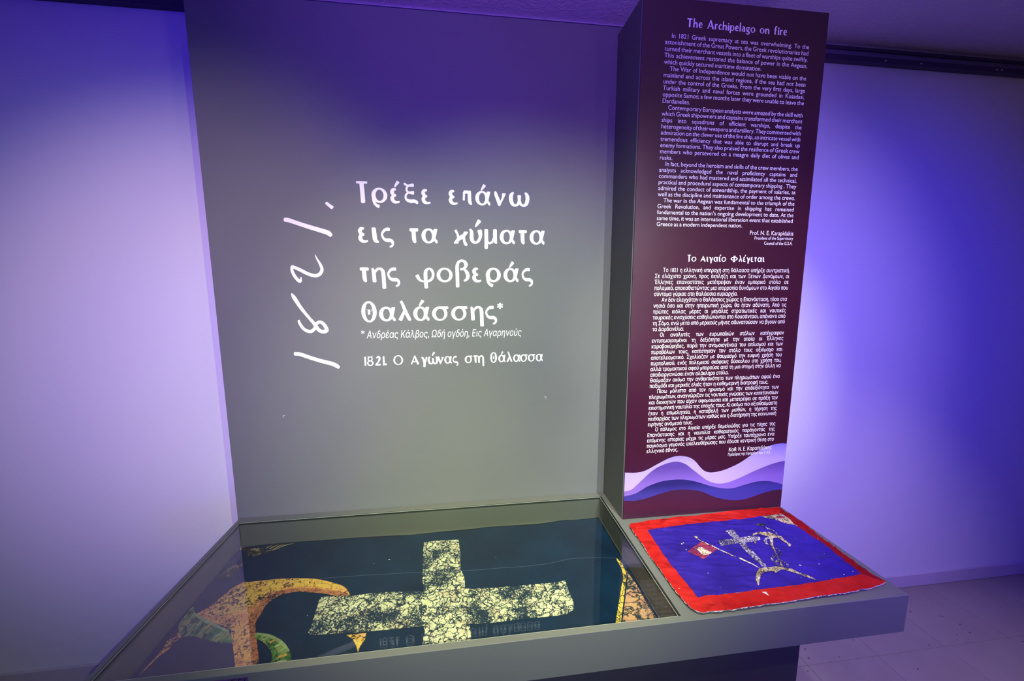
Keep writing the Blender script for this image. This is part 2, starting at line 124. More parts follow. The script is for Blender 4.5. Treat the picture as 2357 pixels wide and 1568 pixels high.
def fabric(name, col, col2, rough=.75, crease=.6, cscale=9, weave=True, sheen=0.0):
    m = bpy.data.materials.new(name); m.use_nodes = True
    nt = m.node_tree; N = nt.nodes; L = nt.links; b = N['Principled BSDF']; b.inputs['Roughness'].default_value = rough
    b.inputs['Sheen Weight'].default_value = sheen; b.inputs['Specular IOR Level'].default_value = .08
    tc = N.new('ShaderNodeTexCoord')
    n = N.new('ShaderNodeTexNoise'); n.inputs['Scale'].default_value = 7; n.inputs['Detail'].default_value = 8; n.inputs['Roughness'].default_value = .65
    L.new(tc.outputs['Object'], n.inputs['Vector'])
    r = N.new('ShaderNodeValToRGB'); e = r.color_ramp.elements; e[0].position = .32; e[1].position = .7
    e[0].color = (*col, 1); e[1].color = (*col2, 1)
    L.new(n.outputs['Fac'], r.inputs['Fac']); L.new(r.outputs['Color'], b.inputs['Base Color'])
    # creases: warped ridged noise
    cn = N.new('ShaderNodeTexNoise'); cn.noise_type = 'RIDGED_MULTIFRACTAL'; cn.inputs['Scale'].default_value = cscale; cn.inputs['Detail'].default_value = 4
    cn.inputs['Distortion'].default_value = .8
    L.new(tc.outputs['Object'], cn.inputs['Vector'])
    b1 = N.new('ShaderNodeBump'); b1.inputs['Strength'].default_value = crease; b1.inputs['Distance'].default_value = .020
    L.new(cn.outputs['Fac'], b1.inputs['Height']); last = b1
    if weave:
        wv = N.new('ShaderNodeTexNoise'); wv.inputs['Scale'].default_value = 420; wv.inputs['Detail'].default_value = 2
        L.new(tc.outputs['Object'], wv.inputs['Vector'])
        b2 = N.new('ShaderNodeBump'); b2.inputs['Strength'].default_value = .25; b2.inputs['Distance'].default_value = .0006
        L.new(wv.outputs['Fac'], b2.inputs['Height']); L.new(b1.outputs['Normal'], b2.inputs['Normal']); last = b2
    L.new(last.outputs['Normal'], b.inputs['Normal'])
    return m

def glass_mat():
    m = bpy.data.materials.new('clear_glass'); m.use_nodes = True
    nt = m.node_tree; N = nt.nodes; L = nt.links; N.clear()
    out = N.new('ShaderNodeOutputMaterial'); mix = N.new('ShaderNodeMixShader')
    tr = N.new('ShaderNodeBsdfTransparent'); tr.inputs[0].default_value = (.965, .985, .97, 1)
    gl = N.new('ShaderNodeBsdfGlossy'); gl.inputs['Roughness'].default_value = 0.0
    fr = N.new('ShaderNodeFresnel'); geo = N.new('ShaderNodeNewGeometry')
    mr = N.new('ShaderNodeMapRange'); mr.inputs[3].default_value = 1.45; mr.inputs[4].default_value = 1/1.45
    L.new(geo.outputs['Backfacing'], mr.inputs[0]); L.new(mr.outputs[0], fr.inputs['IOR'])
    L.new(fr.outputs[0], mix.inputs[0]); L.new(tr.outputs[0], mix.inputs[1]); L.new(gl.outputs[0], mix.inputs[2])
    L.new(mix.outputs[0], out.inputs[0])
    return m

def floor_mat():
    m = mat('vinyl_tile', (.37, .33, .28), rough=.30, noise_amt=.10, noise_scale=3)
    nt = m.node_tree; N = nt.nodes; L = nt.links; b = N['Principled BSDF']
    tc = [n for n in N if n.type == 'TEX_COORD'][0]
    geo = N.new('ShaderNodeNewGeometry')
    old = b.inputs['Base Color'].links[0].from_socket
    n1 = N.new('ShaderNodeTexNoise'); n1.inputs['Scale'].default_value = 26; n1.inputs['Detail'].default_value = 3
    mp = N.new('ShaderNodeMapping'); mp.inputs['Scale'].default_value = (1, 1.8, 1); mp.inputs['Rotation'].default_value = (0, 0, .5)
    L.new(geo.outputs['Position'], mp.inputs['Vector']); L.new(mp.outputs[0], n1.inputs['Vector'])
    r = N.new('ShaderNodeMapRange'); r.inputs[1].default_value = .70; r.inputs[2].default_value = .735
    L.new(n1.outputs['Fac'], r.inputs[0])
    mx = N.new('ShaderNodeMix'); mx.data_type = 'RGBA'; L.new(r.outputs[0], mx.inputs[0]); L.new(old, mx.inputs[6]); mx.inputs[7].default_value = (.06, .05, .05, 1)
    L.new(mx.outputs[2], b.inputs['Base Color'])
    return m

def grad_mat(name, stops, axis=2, lo=0.0, hi=1.0, rough=.45):
    """printed colour gradient along one local axis"""
    m = bpy.data.materials.new(name); m.use_nodes = True
    nt = m.node_tree; N = nt.nodes; L = nt.links; b = N['Principled BSDF']; b.inputs['Roughness'].default_value = rough
    tc = N.new('ShaderNodeTexCoord'); sp = N.new('ShaderNodeSeparateXYZ'); L.new(tc.outputs['Object'], sp.inputs[0])
    mr = N.new('ShaderNodeMapRange'); mr.inputs[1].default_value = lo; mr.inputs[2].default_value = hi
    L.new(sp.outputs[axis], mr.inputs[0])
    r = N.new('ShaderNodeValToRGB'); e = r.color_ramp.elements
    while len(e) < len(stops): e.new(.5)
    for i, (p_, cc) in enumerate(stops): e[i].position = p_; e[i].color = (*cc, 1)
    L.new(mr.outputs[0], r.inputs['Fac']); L.new(r.outputs['Color'], b.inputs['Base Color'])
    return m

MT = {}
MT['wall'] = mat('white_wall_paint', (.88, .86, .89), rough=.7, bump=.08, bump_scale=90)
MT['ceiling'] = mat('rough_plaster_ceiling', (.74, .64, .76), rough=.38, bump=1.0, bump_scale=85)
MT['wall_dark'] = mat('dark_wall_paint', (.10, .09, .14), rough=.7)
MT['base'] = mat('skirting_paint', (.66, .58, .66), rough=.5, noise_amt=.08, noise_scale=5)
MT['rail'] = mat('dark_rail', (.05, .035, .09), rough=.5)
MT['rail_in'] = mat('rail_inner', (.18, .15, .28), rough=.5)
MT['screw'] = mat('screw_metal', (.75, .75, .78), rough=.25, metal=1.0)
MT['tile'] = floor_mat()
MT['grout'] = mat('tile_joint', (.14, .125, .12), rough=.8)
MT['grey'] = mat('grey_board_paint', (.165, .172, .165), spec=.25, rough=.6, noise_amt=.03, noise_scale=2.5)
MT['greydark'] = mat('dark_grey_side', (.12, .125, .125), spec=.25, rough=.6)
MT['lining'] = mat('case_lining', (.11, .115, .10), rough=.6)
MT['ped'] = mat('pedestal_dark', (.035, .038, .055), rough=.5)
MT['rubber'] = mat('black_rubber', (.01, .012, .008), rough=.5)
MT['gedge'] = mat('glass_edge', (.42, .48, .40), rough=.3)
MT['glass'] = glass_mat()
MT['white'] = mat('white_vinyl', (.97, .97, .97), rough=.45)
MT['white2'] = mat('white_print', (.97, .97, .97), rough=.5)
MT['card'] = mat('purple_card', (.10, .05, .17), rough=.5)
MT['ink'] = mat('black_ink', (.01, .01, .012), rough=.5)
MT['board'] = mat('aubergine_print', (.046, .007, .022), rough=.26, spec=1.0)
MT['w1'] = grad_mat('lilac_band', [(0, (.66, .50, .78)), (.75, (.45, .34, .78)), (1, (.22, .17, .66))], 2, T+.04, T+.27)
MT['w2'] = grad_mat('violet_band', [(0, (.34, .20, .60)), (.6, (.24, .13, .52)), (1, (.10, .05, .30))], 2, T+.04, T+.20)
MT['w3'] = grad_mat('indigo_band', [(0, (.06, .05, .34)), (.7, (.05, .04, .28)), (1, (.02, .015, .13))], 2, T+.02, T+.13)
MT['w4'] = mat('maroon_band', (.062, .012, .035), rough=.4)
NAVY = (.006, .026, .058)
MT['navy'] = fabric('navy_cloth', (.001, .012, .040), (.003, .026, .072), rough=.8, crease=.25, cscale=4)
MT['cream'] = crackle('cracked_cream_paint', [(.80, .76, .46), (.88, .84, .56), (.72, .60, .38)], NAVY, vor=40, crack=.10, flake=.505, flake_scale=230)
MT['orange'] = crackle('cracked_orange_paint', [(.80, .32, .07), (.92, .46, .11), (.74, .28, .10)], (.02, .02, .03), vor=34, crack=.035, flake=.38, flake_scale=120)
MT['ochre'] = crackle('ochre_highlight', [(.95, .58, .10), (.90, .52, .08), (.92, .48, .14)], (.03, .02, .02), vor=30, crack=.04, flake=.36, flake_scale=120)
MT['green'] = crackle('green_paint', [(.04, .12, .03), (.10, .24, .04), (.30, .34, .10), (.05, .14, .04)], (.02, .03, .02), vor=40, crack=.05, flake=.30, flake_scale=70, stretch=(1, .45, 1))
MT['olive'] = crackle('olive_paint', [(.10, .09, .04), (.46, .38, .14), (.16, .12, .05)], (.02, .02, .02), vor=60, crack=.12, flake=.52, flake_scale=140)
MT['brown'] = crackle('brown_feathers', [(.10, .07, .04), (.40, .27, .12), (.14, .08, .04)], (.01, .02, .03), vor=70, crack=.15, flake=.55, flake_scale=160, stretch=(.4, 1.3, 1))
MT['yellow'] = crackle('yellow_paint', [(.78, .50, .05), (.85, .60, .10)], (.03, .03, .02), vor=32, crack=.07, flake=.40)
MT['pink'] = crackle('cracked_rose_paint', [(.62, .27, .16), (.70, .40, .19), (.56, .25, .19)], (.03, .04, .05), vor=30, crack=.10, flake=.40)
MT['thread'] = mat('pale_thread', (.10, .16, .26), rough=.8)
MT['speck'] = mat('pale_speck', (.75, .75, .70), rough=.7)
MT['lining2'] = mat('off_white_lining', (.72, .66, .60), rough=.8, noise_amt=.15, noise_scale=40)
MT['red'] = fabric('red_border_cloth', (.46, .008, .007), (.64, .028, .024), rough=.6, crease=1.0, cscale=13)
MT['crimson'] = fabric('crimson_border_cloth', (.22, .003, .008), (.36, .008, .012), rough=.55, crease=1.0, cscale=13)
MT['blue'] = fabric('violet_blue_cloth', (.026, .012, .21), (.048, .024, .38), rough=.55, crease=1.0, cscale=9)
MT['white_paint'] = crackle('worn_white_paint', [(.60, .56, .60), (.74, .70, .72)], (.03, .02, .10), vor=90, crack=.16, flake=.46, flake_scale=300)
MT['gold'] = crackle('worn_gold_paint', [(.62, .52, .24), (.72, .64, .36), (.50, .36, .16)], (.05, .03, .04), vor=50, crack=.09, flake=.42, flake_scale=220)
MT['rose'] = crackle('worn_rose_paint', [(.40, .03, .06), (.50, .08, .12)], (.15, .02, .10), vor=60, crack=.1, flake=.45, flake_scale=200)
MT['paleyel'] = crackle('pale_yellow_paint', [(.80, .74, .50), (.85, .80, .62)], (.20, .04, .05), vor=60, crack=.08, flake=.42, flake_scale=200)
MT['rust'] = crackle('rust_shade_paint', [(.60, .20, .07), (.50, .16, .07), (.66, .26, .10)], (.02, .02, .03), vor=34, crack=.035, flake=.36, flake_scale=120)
MT['palegreen'] = mat('pale_green_stroke', (.32, .42, .16), rough=.8, noise_amt=.3, noise_scale=60)
MT['amber'] = mat('amber_stroke', (.58, .32, .06), rough=.8, noise_amt=.3, noise_scale=60)
MT['goldplain'] = mat('dull_gold_stroke', (.50, .40, .16), rough=.6, noise_amt=.5, noise_scale=120)


# ------------------------------------------------------------------ mesh helpers
def link(name, me, m, parent=None, **props):
    o = bpy.data.objects.new(name, me); COL.objects.link(o)
    if m is not None:
        me.materials.clear(); me.materials.append(m)
    if parent is not None: o.parent = parent
    for k, v in props.items(): o[k] = v
    return o
class MB:
    def __init__(s): s.v = []; s.f = []
    def box(s, x0, x1, y0, y1, z0, z1, bev=0.0):
        n = len(s.v)
        if not bev:
            s.v += [(x, y, z) for z in (z0, z1) for y in (y0, y1) for x in (x0, x1)]
            s.f += [tuple(n+i for i in q) for q in ((0, 2, 3, 1), (4, 5, 7, 6), (0, 1, 5, 4), (2, 6, 7, 3), (0, 4, 6, 2), (1, 3, 7, 5))]
            return s
        b = bev
        pts = []
        for z, zi in ((z0, b), (z1, -b)):
            for y, yi in ((y0, b), (y1, -b)):
                for x, xi in ((x0, b), (x1, -b)):
                    pts += [(x, y+yi, z+zi), (x+xi, y, z+zi), (x+xi, y+yi, z)]
        import bmesh
        bm = bmesh.new()
        for p_ in pts: bm.verts.new(p_)
        bmesh.ops.convex_hull(bm, input=bm.verts)
        bm.verts.index_update()
        s.v += [tuple(v.co) for v in bm.verts]; s.f += [tuple(n+v.index for v in f.verts) for f in bm.faces]; bm.free()
        return s
    def mesh(s, name):
        me = bpy.data.meshes.new(name); me.from_pydata(s.v, [], s.f); me.validate(); me.update(); return me
def box(name, m, parent, *a, bev=0.0, **props):
    return link(name, MB().box(*a, bev=bev).mesh(name), m, parent, **props)
def empty(name, loc, **props):
    o = bpy.data.objects.new(name, None); COL.objects.link(o); o.location = loc; o.empty_display_size = .1
    for k, v in props.items(): o[k] = v
    return o
def sub(root, name, me, m, **props):
    """mesh built in world coordinates, parented to an Empty that stands at its base"""
    o = link(name, me, m, root, **props)
    o.matrix_parent_inverse = Matrix.Translation(root.location).inverted()
    return o

# ---- 2D outlines -> filled triangles, by non-zero winding
def catmull(P, n=6):
    P = [np.array(p_, float) for p_ in P]
    if len(P) < 3: return P
    Q = [2*P[0]-P[1]] + P + [2*P[-1]-P[-2]]; out = []
    for i in range(1, len(Q)-2):
        for t in np.arange(n)/n:
            a, b_, c_, d = Q[i-1], Q[i], Q[i+1], Q[i+2]
            out.append(.5*((2*b_)+(-a+c_)*t+(2*a-5*b_+4*c_-d)*t*t+(-a+3*b_-3*c_+d)*t**3))
    out.append(P[-1]); return out
def stroke(P, n=6, cap=.18):
    """(x, y, width) centre line -> positive polygon"""
    C_ = catmull(P, n); L_, R_ = [], []
    m = len(C_)
    tg = [C_[min(i+1, m-1)][:2]-C_[max(i-1, 0)][:2] for i in range(m)]
    tg = [t/(np.hypot(*t)+1e-12) for t in tg]
    rows = [(C_[0][:2]-tg[0]*C_[0][2]*cap, C_[0][2]*.62, tg[0])]
    rows += [(C_[i][:2], C_[i][2], tg[i]) for i in range(m)]
    rows += [(C_[-1][:2]+tg[-1]*C_[-1][2]*cap, C_[-1][2]*.62, tg[-1])]
    for q, wd, t in rows:
        nrm = np.array((-t[1], t[0])); L_.append(q+nrm*wd/2); R_.append(q-nrm*wd/2)
    return orient(L_ + R_[::-1])
def sarea(P): P = np.array(P); x, y = P[:, 0], P[:, 1]; return .5*np.sum(x*np.roll(y, -1)-np.roll(x, -1)*y)
def orient(P, s=1):
    P = [tuple(map(float, q[:2])) for q in P]
    return P if sarea(P)*s > 0 else P[::-1]
def ell(cx, cy, rx, ry, s=1, n=36, a0=0):
    return orient([(cx+rx*math.cos(2*math.pi*k/n+a0), cy+ry*math.sin(2*math.pi*k/n+a0)) for k in range(n)], s)
def fill(contours, inner=None, eps=1e-7):
    """triangulate the non-zero-winding union; extra inner points make a finer net"""
    V, E = [], []
    for P in contours:
        n = len(V); k = len(P); V += [Vector(q) for q in P]; E += [(n+i, n+(i+1) % k) for i in range(k)]
    if inner is not None: V += [Vector(q) for q in inner]
    vo, eo, fo, _, _, _ = delaunay_2d_cdt(V, E, [], 0, eps)
    vo = np.array([tuple(v) for v in vo]); fo = np.array([f for f in fo if len(f) == 3])
    if len(fo) == 0: return vo, fo
    c_ = vo[fo].mean(1); wn = np.zeros(len(c_))
    for P in contours:
        P = np.array(P); Q = np.roll(P, -1, 0)
        for (x0, y0), (x1, y1) in zip(P, Q):
            if y0 == y1: continue
            up = (y0 <= c_[:, 1]) & (y1 > c_[:, 1]); dn = (y1 <= c_[:, 1]) & (y0 > c_[:, 1])
            s = (x1-x0)*(c_[:, 1]-y0)-(c_[:, 0]-x0)*(y1-y0)
            wn += (up & (s > 0)).astype(int); wn -= (dn & (s < 0)).astype(int)
    fo = fo[wn != 0]
    a = vo[fo]; ar = (a[:, 1, 0]-a[:, 0, 0])*(a[:, 2, 1]-a[:, 0, 1])-(a[:, 2, 0]-a[:, 0, 0])*(a[:, 1, 1]-a[:, 0, 1])
    fo[ar < 0] = fo[ar < 0][:, ::-1]
    us, inv = np.unique(fo, return_inverse=True)
    return vo[us], inv.reshape(fo.shape)

# ---- the display alphabet: unit = x-height, baseline at 0, x from the letter's left edge
def S_(*p): return ('S', p)
def E_(cx, cy, rx, ry): return ('E', cx, cy, rx, ry)
def H_(cx, cy, rx, ry): return ('H', cx, cy, rx, ry)
def P_(*p): return ('P', p)
ACC = lambda x, y: S_((x, y, 36), (x+42, y-62, 62), (x+85, y-122, 86))
ALPHA_A = [E_(1895, 468, 173, 183), H_(1900, 468, 82, 135), P_((2025, 310), (2040, 297), (2105, 297), (2116, 310), (2095, 400), (2065, 520), (2080, 550), (2115, 582), (2112, 640), (2085, 650), (2060, 632), (2020, 560), (1985, 470), (2015, 380))]
EPS_A = [S_((1858, 395, 50), (1795, 403, 78), (1766, 460, 94), (1795, 522, 78), (1855, 545, 54)), S_((1855, 545, 54), (1790, 560, 78), (1766, 628, 94), (1800, 690, 84), (1870, 712, 58), (1938, 698, 46))]
OM = [S_((1580, 415, 45), (1535, 480, 82), (1532, 570, 86), (1565, 655, 75), (1630, 687, 50), (1690, 650, 60), (1714, 570, 66), (1715, 482, 84)), S_((1850, 415, 45), (1890, 480, 82), (1895, 570, 86), (1865, 655, 75), (1805, 687, 50), (1745, 650, 60), (1714, 570, 66))]
UPS = [S_((515, 288, 48), (545, 345, 72), (545, 450, 82), (560, 525, 75), (620, 567, 50), (690, 530, 60), (732, 440, 68), (730, 370, 86), (720, 308, 98))]
G = {  # char: (left, right, baseline, x-height, shapes) in drawing units, y down
'Τ': (115, 415, 735, 365, [S_((142, 248, 58), (392, 248, 58)), S_((262, 250, 106), (272, 500, 106), (278, 732, 106))]),
'ρ': (493, 882, 735, 365, [E_(688, 552, 195, 187), H_(692, 550, 98, 138), S_((546, 560, 95), (538, 665, 66), (562, 745, 66), (610, 800, 72), (665, 826, 84))]),
'ε': (1718, 1955, 735, 365, EPS_A),
'έ': (1718, 1955, 735, 365, EPS_A + [ACC(1838, 332)]),
'ξ': (1285, 1650, 735, 365, [S_((1312, 242, 60), (1350, 275, 50), (1402, 294, 46)), S_((1395, 294, 45), (1470, 283, 66), (1532, 279, 88)), S_((1400, 296, 50), (1360, 370, 50), (1372, 425, 50), (1405, 462, 50)), S_((1390, 460, 45), (1460, 466, 66), (1532, 467, 92)), S_((1400, 465, 45), (1345, 520, 50), (1332, 595, 54), (1370, 650, 70), (1450, 676, 88), (1540, 672, 88), (1598, 692, 78), (1622, 730, 55))]),
'π': (440, 665, 685, 325, [S_((478, 395, 72), (612, 397, 72)), S_((475, 400, 48), (474, 480, 48), (468, 578, 48)), S_((600, 380, 78), (602, 500, 78), (606, 600, 78), (625, 645, 70), (650, 667, 40))]),
'α': (1722, 2115, 648, 363, ALPHA_A),
'ά': (1722, 2115, 648, 363, ALPHA_A + [ACC(1880, 268)]),
'ν': (1155, 1430, 690, 325, [P_((1156, 385), (1172, 363), (1200, 368), (1218, 390), (1300, 580), (1335, 500), (1340, 420), (1358, 404), (1420, 404), (1430, 425), (1295, 690), (1275, 698), (1250, 690), (1162, 460))]),
'ω': (1490, 1935, 700, 300, OM), 'ώ': (1490, 1935, 700, 300, OM + [ACC(1690, 370)]),
'ι': (503, 660, 648, 350, [P_((503, 315), (520, 298), (580, 298), (600, 315), (606, 400), (622, 580), (660, 615), (650, 650), (590, 650), (545, 630), (518, 570))]),
'ί': (503, 660, 648, 350, [P_((503, 315), (520, 298), (580, 298), (600, 315), (606, 400), (622, 580), (660, 615), (650, 650), (590, 650), (545, 630), (518, 570)), ACC(555, 262)]),
'ς': (728, 1030, 648, 363, [S_((932, 325, 80), (860, 326, 76), (792, 370, 58), (752, 450, 48), (790, 548, 62), (860, 586, 82), (940, 588, 85), (990, 620, 72), (1003, 682, 55), (975, 725, 50), (932, 746, 44)),]),
'τ': (1420, 1650, 648, 350, [S_((1447, 337, 76), (1623, 337, 76)), S_((1527, 340, 94), (1530, 480, 94), (1534, 560, 92), (1550, 608, 80), (1572, 622, 50))]),
'ϰ': (142, 428, 550, 285, [S_((182, 292, 50), (205, 340, 46), (225, 385, 44), (230, 440, 44)), P_((145, 530), (210, 440), (240, 410), (330, 358), (345, 315), (415, 315), (428, 332), (370, 412), (345, 440), (240, 500), (235, 548), (148, 550)), S_((345, 430, 45), (350, 500, 48), (375, 555, 62), (395, 582, 42))]),
'υ': (490, 770, 592, 310, UPS), 'ύ': (490, 770, 592, 310, UPS + [ACC(632, 228)]),
'μ': (835, 1118, 585, 310, [S_((877, 285, 80), (877, 500, 80), (872, 675, 74)), S_((890, 520, 60), (915, 552, 50), (955, 568, 46), (1010, 535, 50), (1042, 470, 60)), S_((1067, 285, 82), (1070, 500, 80), (1096, 570, 42))]),
'η': (495, 825, 648, 350, [S_((520, 325, 48), (545, 400, 84), (553, 520, 88), (558, 635, 88)), S_((575, 420, 40), (630, 345, 58), (700, 328, 56), (752, 370, 78), (770, 450, 88), (775, 620, 88), (779, 790, 88)),]),
'φ': (1568, 2025, 640, 350, [S_((1612, 478, 88), (1640, 540, 74), (1690, 598, 54), (1775, 626, 38)), S_((1822, 775, 86), (1815, 600, 86), (1812, 440, 88), (1832, 360, 72), (1897, 312, 48), (1962, 350, 64), (1996, 440, 62), (1978, 530, 60), (1920, 598, 60), (1850, 620, 50)),]),
'ο': (0, 36.6, 33, 33.2, [E_(18.3, 16.6, 18.3, 16.8), H_(18.6, 16.4, 10.6, 12.6)]),
'β': (283, 600, 577, 318, [S_((325, 680, 78), (324, 400, 78), (322, 240, 76), (350, 145, 62), (420, 100, 46), (492, 130, 68), (520, 190, 80), (500, 245, 62), (450, 284, 44), (400, 290, 60)), S_((455, 278, 40), (520, 335, 66), (558, 425, 82), (537, 505, 66), (472, 550, 40))]),
'θ': (142, 348, 375, 205, [E_(246, 240, 103, 148), H_(246, 240, 50, 122), P_((230, 210), (262, 210), (262, 278), (230, 278)), P_((214, 205), (224, 205), (224, 213), (214, 213)), S_((268, 208, 5), (280, 214, 5), (282, 224, 5), (268, 234, 5))]),
'λ': (665, 845, 362, 205, [S_((711, 85, 36), (733, 130, 38), (765, 220, 46), (812, 325, 46), (830, 350, 28)), S_((757, 205, 28), (720, 290, 44), (692, 345, 52)),]),
'σ': (1147, 1378, 355, 205, [E_(1255, 255, 108, 102), H_(1260, 258, 60, 75), P_((1255, 153), (1370, 154), (1378, 163), (1377, 188), (1330, 193), (1300, 190))]),
'*': (2075, 2162, 362, 205, [S_((2117, 158, 12), (2117+40*math.cos(a), 158+40*math.sin(a), 24)) for a in [math.pi/2+k*math.pi/3 for k in range(6)]]),
'1': (178, 212, 1003, 108, [S_((196, 885, 24), (197, 940, 26), (196, 1000, 24)), S_((184, 892, 12), (205, 880, 14))]),
'8': (222, 317, 1003, 108, [E_(268, 908, 38, 33), H_(268, 908, 22, 21), E_(268, 968, 48, 40), H_(268, 968, 28, 25), S_((232, 876, 8), (250, 880, 8)), S_((292, 876, 8), (305, 872, 10))]),
'2': (333, 420, 1003, 108, [S_((358, 900, 14), (385, 880, 24), (405, 905, 28), (385, 950, 20), (345, 990, 16)), S_((340, 992, 22), (412, 992, 22))]),
'.': (478, 502, 1003, 108, [E_(490, 990, 13, 14)]),
'Ο': (595, 743, 997, 108, [E_(669, 930, 74, 68), H_(669, 930, 50, 56)]),
'Α': (842, 975, 990, 108, [S_((905, 868, 12), (878, 930, 16), (850, 985, 18)), S_((905, 868, 18), (930, 930, 28), (957, 985, 30)), S_((872, 950, 14), (935, 950, 14))]),
'γ': (990, 1065, 978, 85, [S_((998, 900, 16), (1015, 915, 24), (1030, 960, 26), (1028, 1005, 26)), S_((1058, 902, 18), (1045, 940, 18), (1030, 970, 18))]),
'Φ': (0, 150, 100, 82, [S_((75, 2, 26), (75, 98, 26)), E_(75, 48, 70, 32), H_(75, 48, 46, 22), S_((52, 0, 8), (98, 0, 8)), S_((52, 100, 8), (98, 100, 8))]),
'T': (0, 74, 100, 62, [S_((6, 8, 13), (68, 8, 13)), S_((37, 8, 20), (38, 97, 20))]),
'h': (0, 58, 100, 62, [S_((9, 0, 14), (9, 97, 17)), S_((12, 62, 9), (32, 44, 12), (47, 58, 16), (48, 97, 17))]),
'e': (0, 52, 100, 62, [S_((12, 68, 8), (44, 62, 8), (38, 45, 10), (22, 42, 13), (9, 66, 17), (20, 92, 14), (46, 88, 8))]),
'A': (0, 86, 100, 62, [S_((42, 3, 10), (8, 97, 12)), S_((42, 3, 14), (76, 97, 20)), S_((20, 68, 9), (62, 68, 9))]),
'r': (0, 38, 100, 62, [S_((9, 42, 15), (9, 97, 17)), S_((12, 58, 9), (22, 44, 12), (34, 46, 14))]),
'c': (0, 46, 100, 62, [S_((42, 48, 12), (24, 43, 12), (9, 68, 17), (22, 94, 13), (43, 90, 8))]),
'i': (0, 17, 100, 62, [S_((8, 42, 16), (9, 97, 17)), E_(8, 22, 9, 9)]),
'p': (0, 58, 100, 62, [S_((9, 42, 15), (9, 125, 17)), E_(34, 69, 26, 31), H_(33, 69, 13, 22)]),
'l': (0, 17, 100, 62, [S_((8, 0, 15), (9, 97, 17))]),
'a': (0, 50, 100, 62, [S_((8, 50, 10), (24, 42, 11), (38, 54, 16), (40, 97, 17)), E_(23, 80, 21, 19), H_(24, 80, 9, 10)]),
'g': (0, 52, 100, 62, [E_(23, 62, 22, 21), H_(23, 62, 10, 12), S_((34, 50, 8), (50, 42, 12)), S_((16, 80, 9), (12, 90, 10), (40, 96, 16), (44, 112, 14), (22, 122, 11), (4, 110, 9))]),
'o': (0, 62, 100, 62, [E_(31, 69, 31, 31), H_(31, 69, 17, 23)]),
'n': (0, 60, 100, 62, [S_((9, 42, 15), (9, 97, 17)), S_((12, 60, 9), (32, 43, 12), (48, 58, 16), (49, 97, 17))]),
'f': (0, 42, 100, 62, [S_((36, 8, 12), (20, 10, 14), (15, 35, 16), (15, 97, 17)), S_((2, 46, 9), (34, 46, 9))]),
}
_gc = {}
def glyph(ch, bold=1.0):
    if (ch, bold) in _gc: return _gc[(ch, bold)]
    l, r, base, xh, shapes = G[ch]; cs = []
    f = lambda x, y: ((x-l)/xh, (base-y)/xh)
    for s in shapes:
        if s[0] == 'S': P = stroke([(*f(x, y), w_/xh*bold) for x, y, w_ in s[1]])
        elif s[0] == 'E': P = ell(*f(s[1], s[2]), s[3]/xh, s[4]/xh)
        elif s[0] == 'H': P = ell(*f(s[1], s[2]), s[3]/xh, s[4]/xh, -1)
        else: P = orient([f(x, y) for x, y in s[1]])
        cs.append(P)
    v, t = fill(cs); _gc[(ch, bold)] = (v, t, (r-l)/xh); return _gc[(ch, bold)]

# ---- plain sans lettering from Blender's built-in typeface
_fc = {}; _tc = bpy.data.curves.new('type', 'FONT'); _to = bpy.data.objects.new('type', _tc); COL.objects.link(_to)
_tc.resolution_u = 3
def _splines(txt):
    _tc.body = txt; bpy.context.view_layer.update()
    dg = bpy.context.evaluated_depsgraph_get()
    cu = _to.to_curve(dg); out = []
    for s in cu.splines:
        b = s.bezier_points; k = len(b); P = []
        for i in range(k):
            a, d = b[i], b[(i+1) % k]
            p0, p1, p2, p3 = a.co.xy, a.handle_right.xy, d.co.xy, d.handle_left.xy
            p2, p3 = p3, p2
            straight = (a.handle_right_type == 'VECTOR' and d.handle_left_type == 'VECTOR') or ((p1-p0).length < 1e-6 and (p3-p2).length < 1e-6) or abs((p1-p0).cross(p3-p0))+abs((p2-p0).cross(p3-p0)) < 1e-7
            ts = [0] if straight else [0, .34, .67]
            for t in ts:
                q = p0*(1-t)**3+p1*3*t*(1-t)**2+p2*3*t*t*(1-t)+p3*t**3; P.append((q.x, q.y))
        out.append(P)
    _to.to_curve_clear(); return out
def _width(cs): return max(x for P in cs for x, y in P)-min(x for P in cs for x, y in P)
_hh = None; _xh = None
def fglyph(ch):
    global _hh, _xh
    if _hh is None:
        _hh = _width(_splines('HH')); xs = _splines('x'); _xh = max(y for P in xs for _, y in P)
    if ch in _fc: return _fc[ch]
    adv = (_width(_splines('H'+ch+'H'))-_hh)/_xh
    cs = [[(x/_xh, y/_xh) for x, y in P] for P in _splines(ch)]
    v, t = fill(cs, eps=1e-6)
    _fc[ch] = (v, t, adv); return _fc[ch]

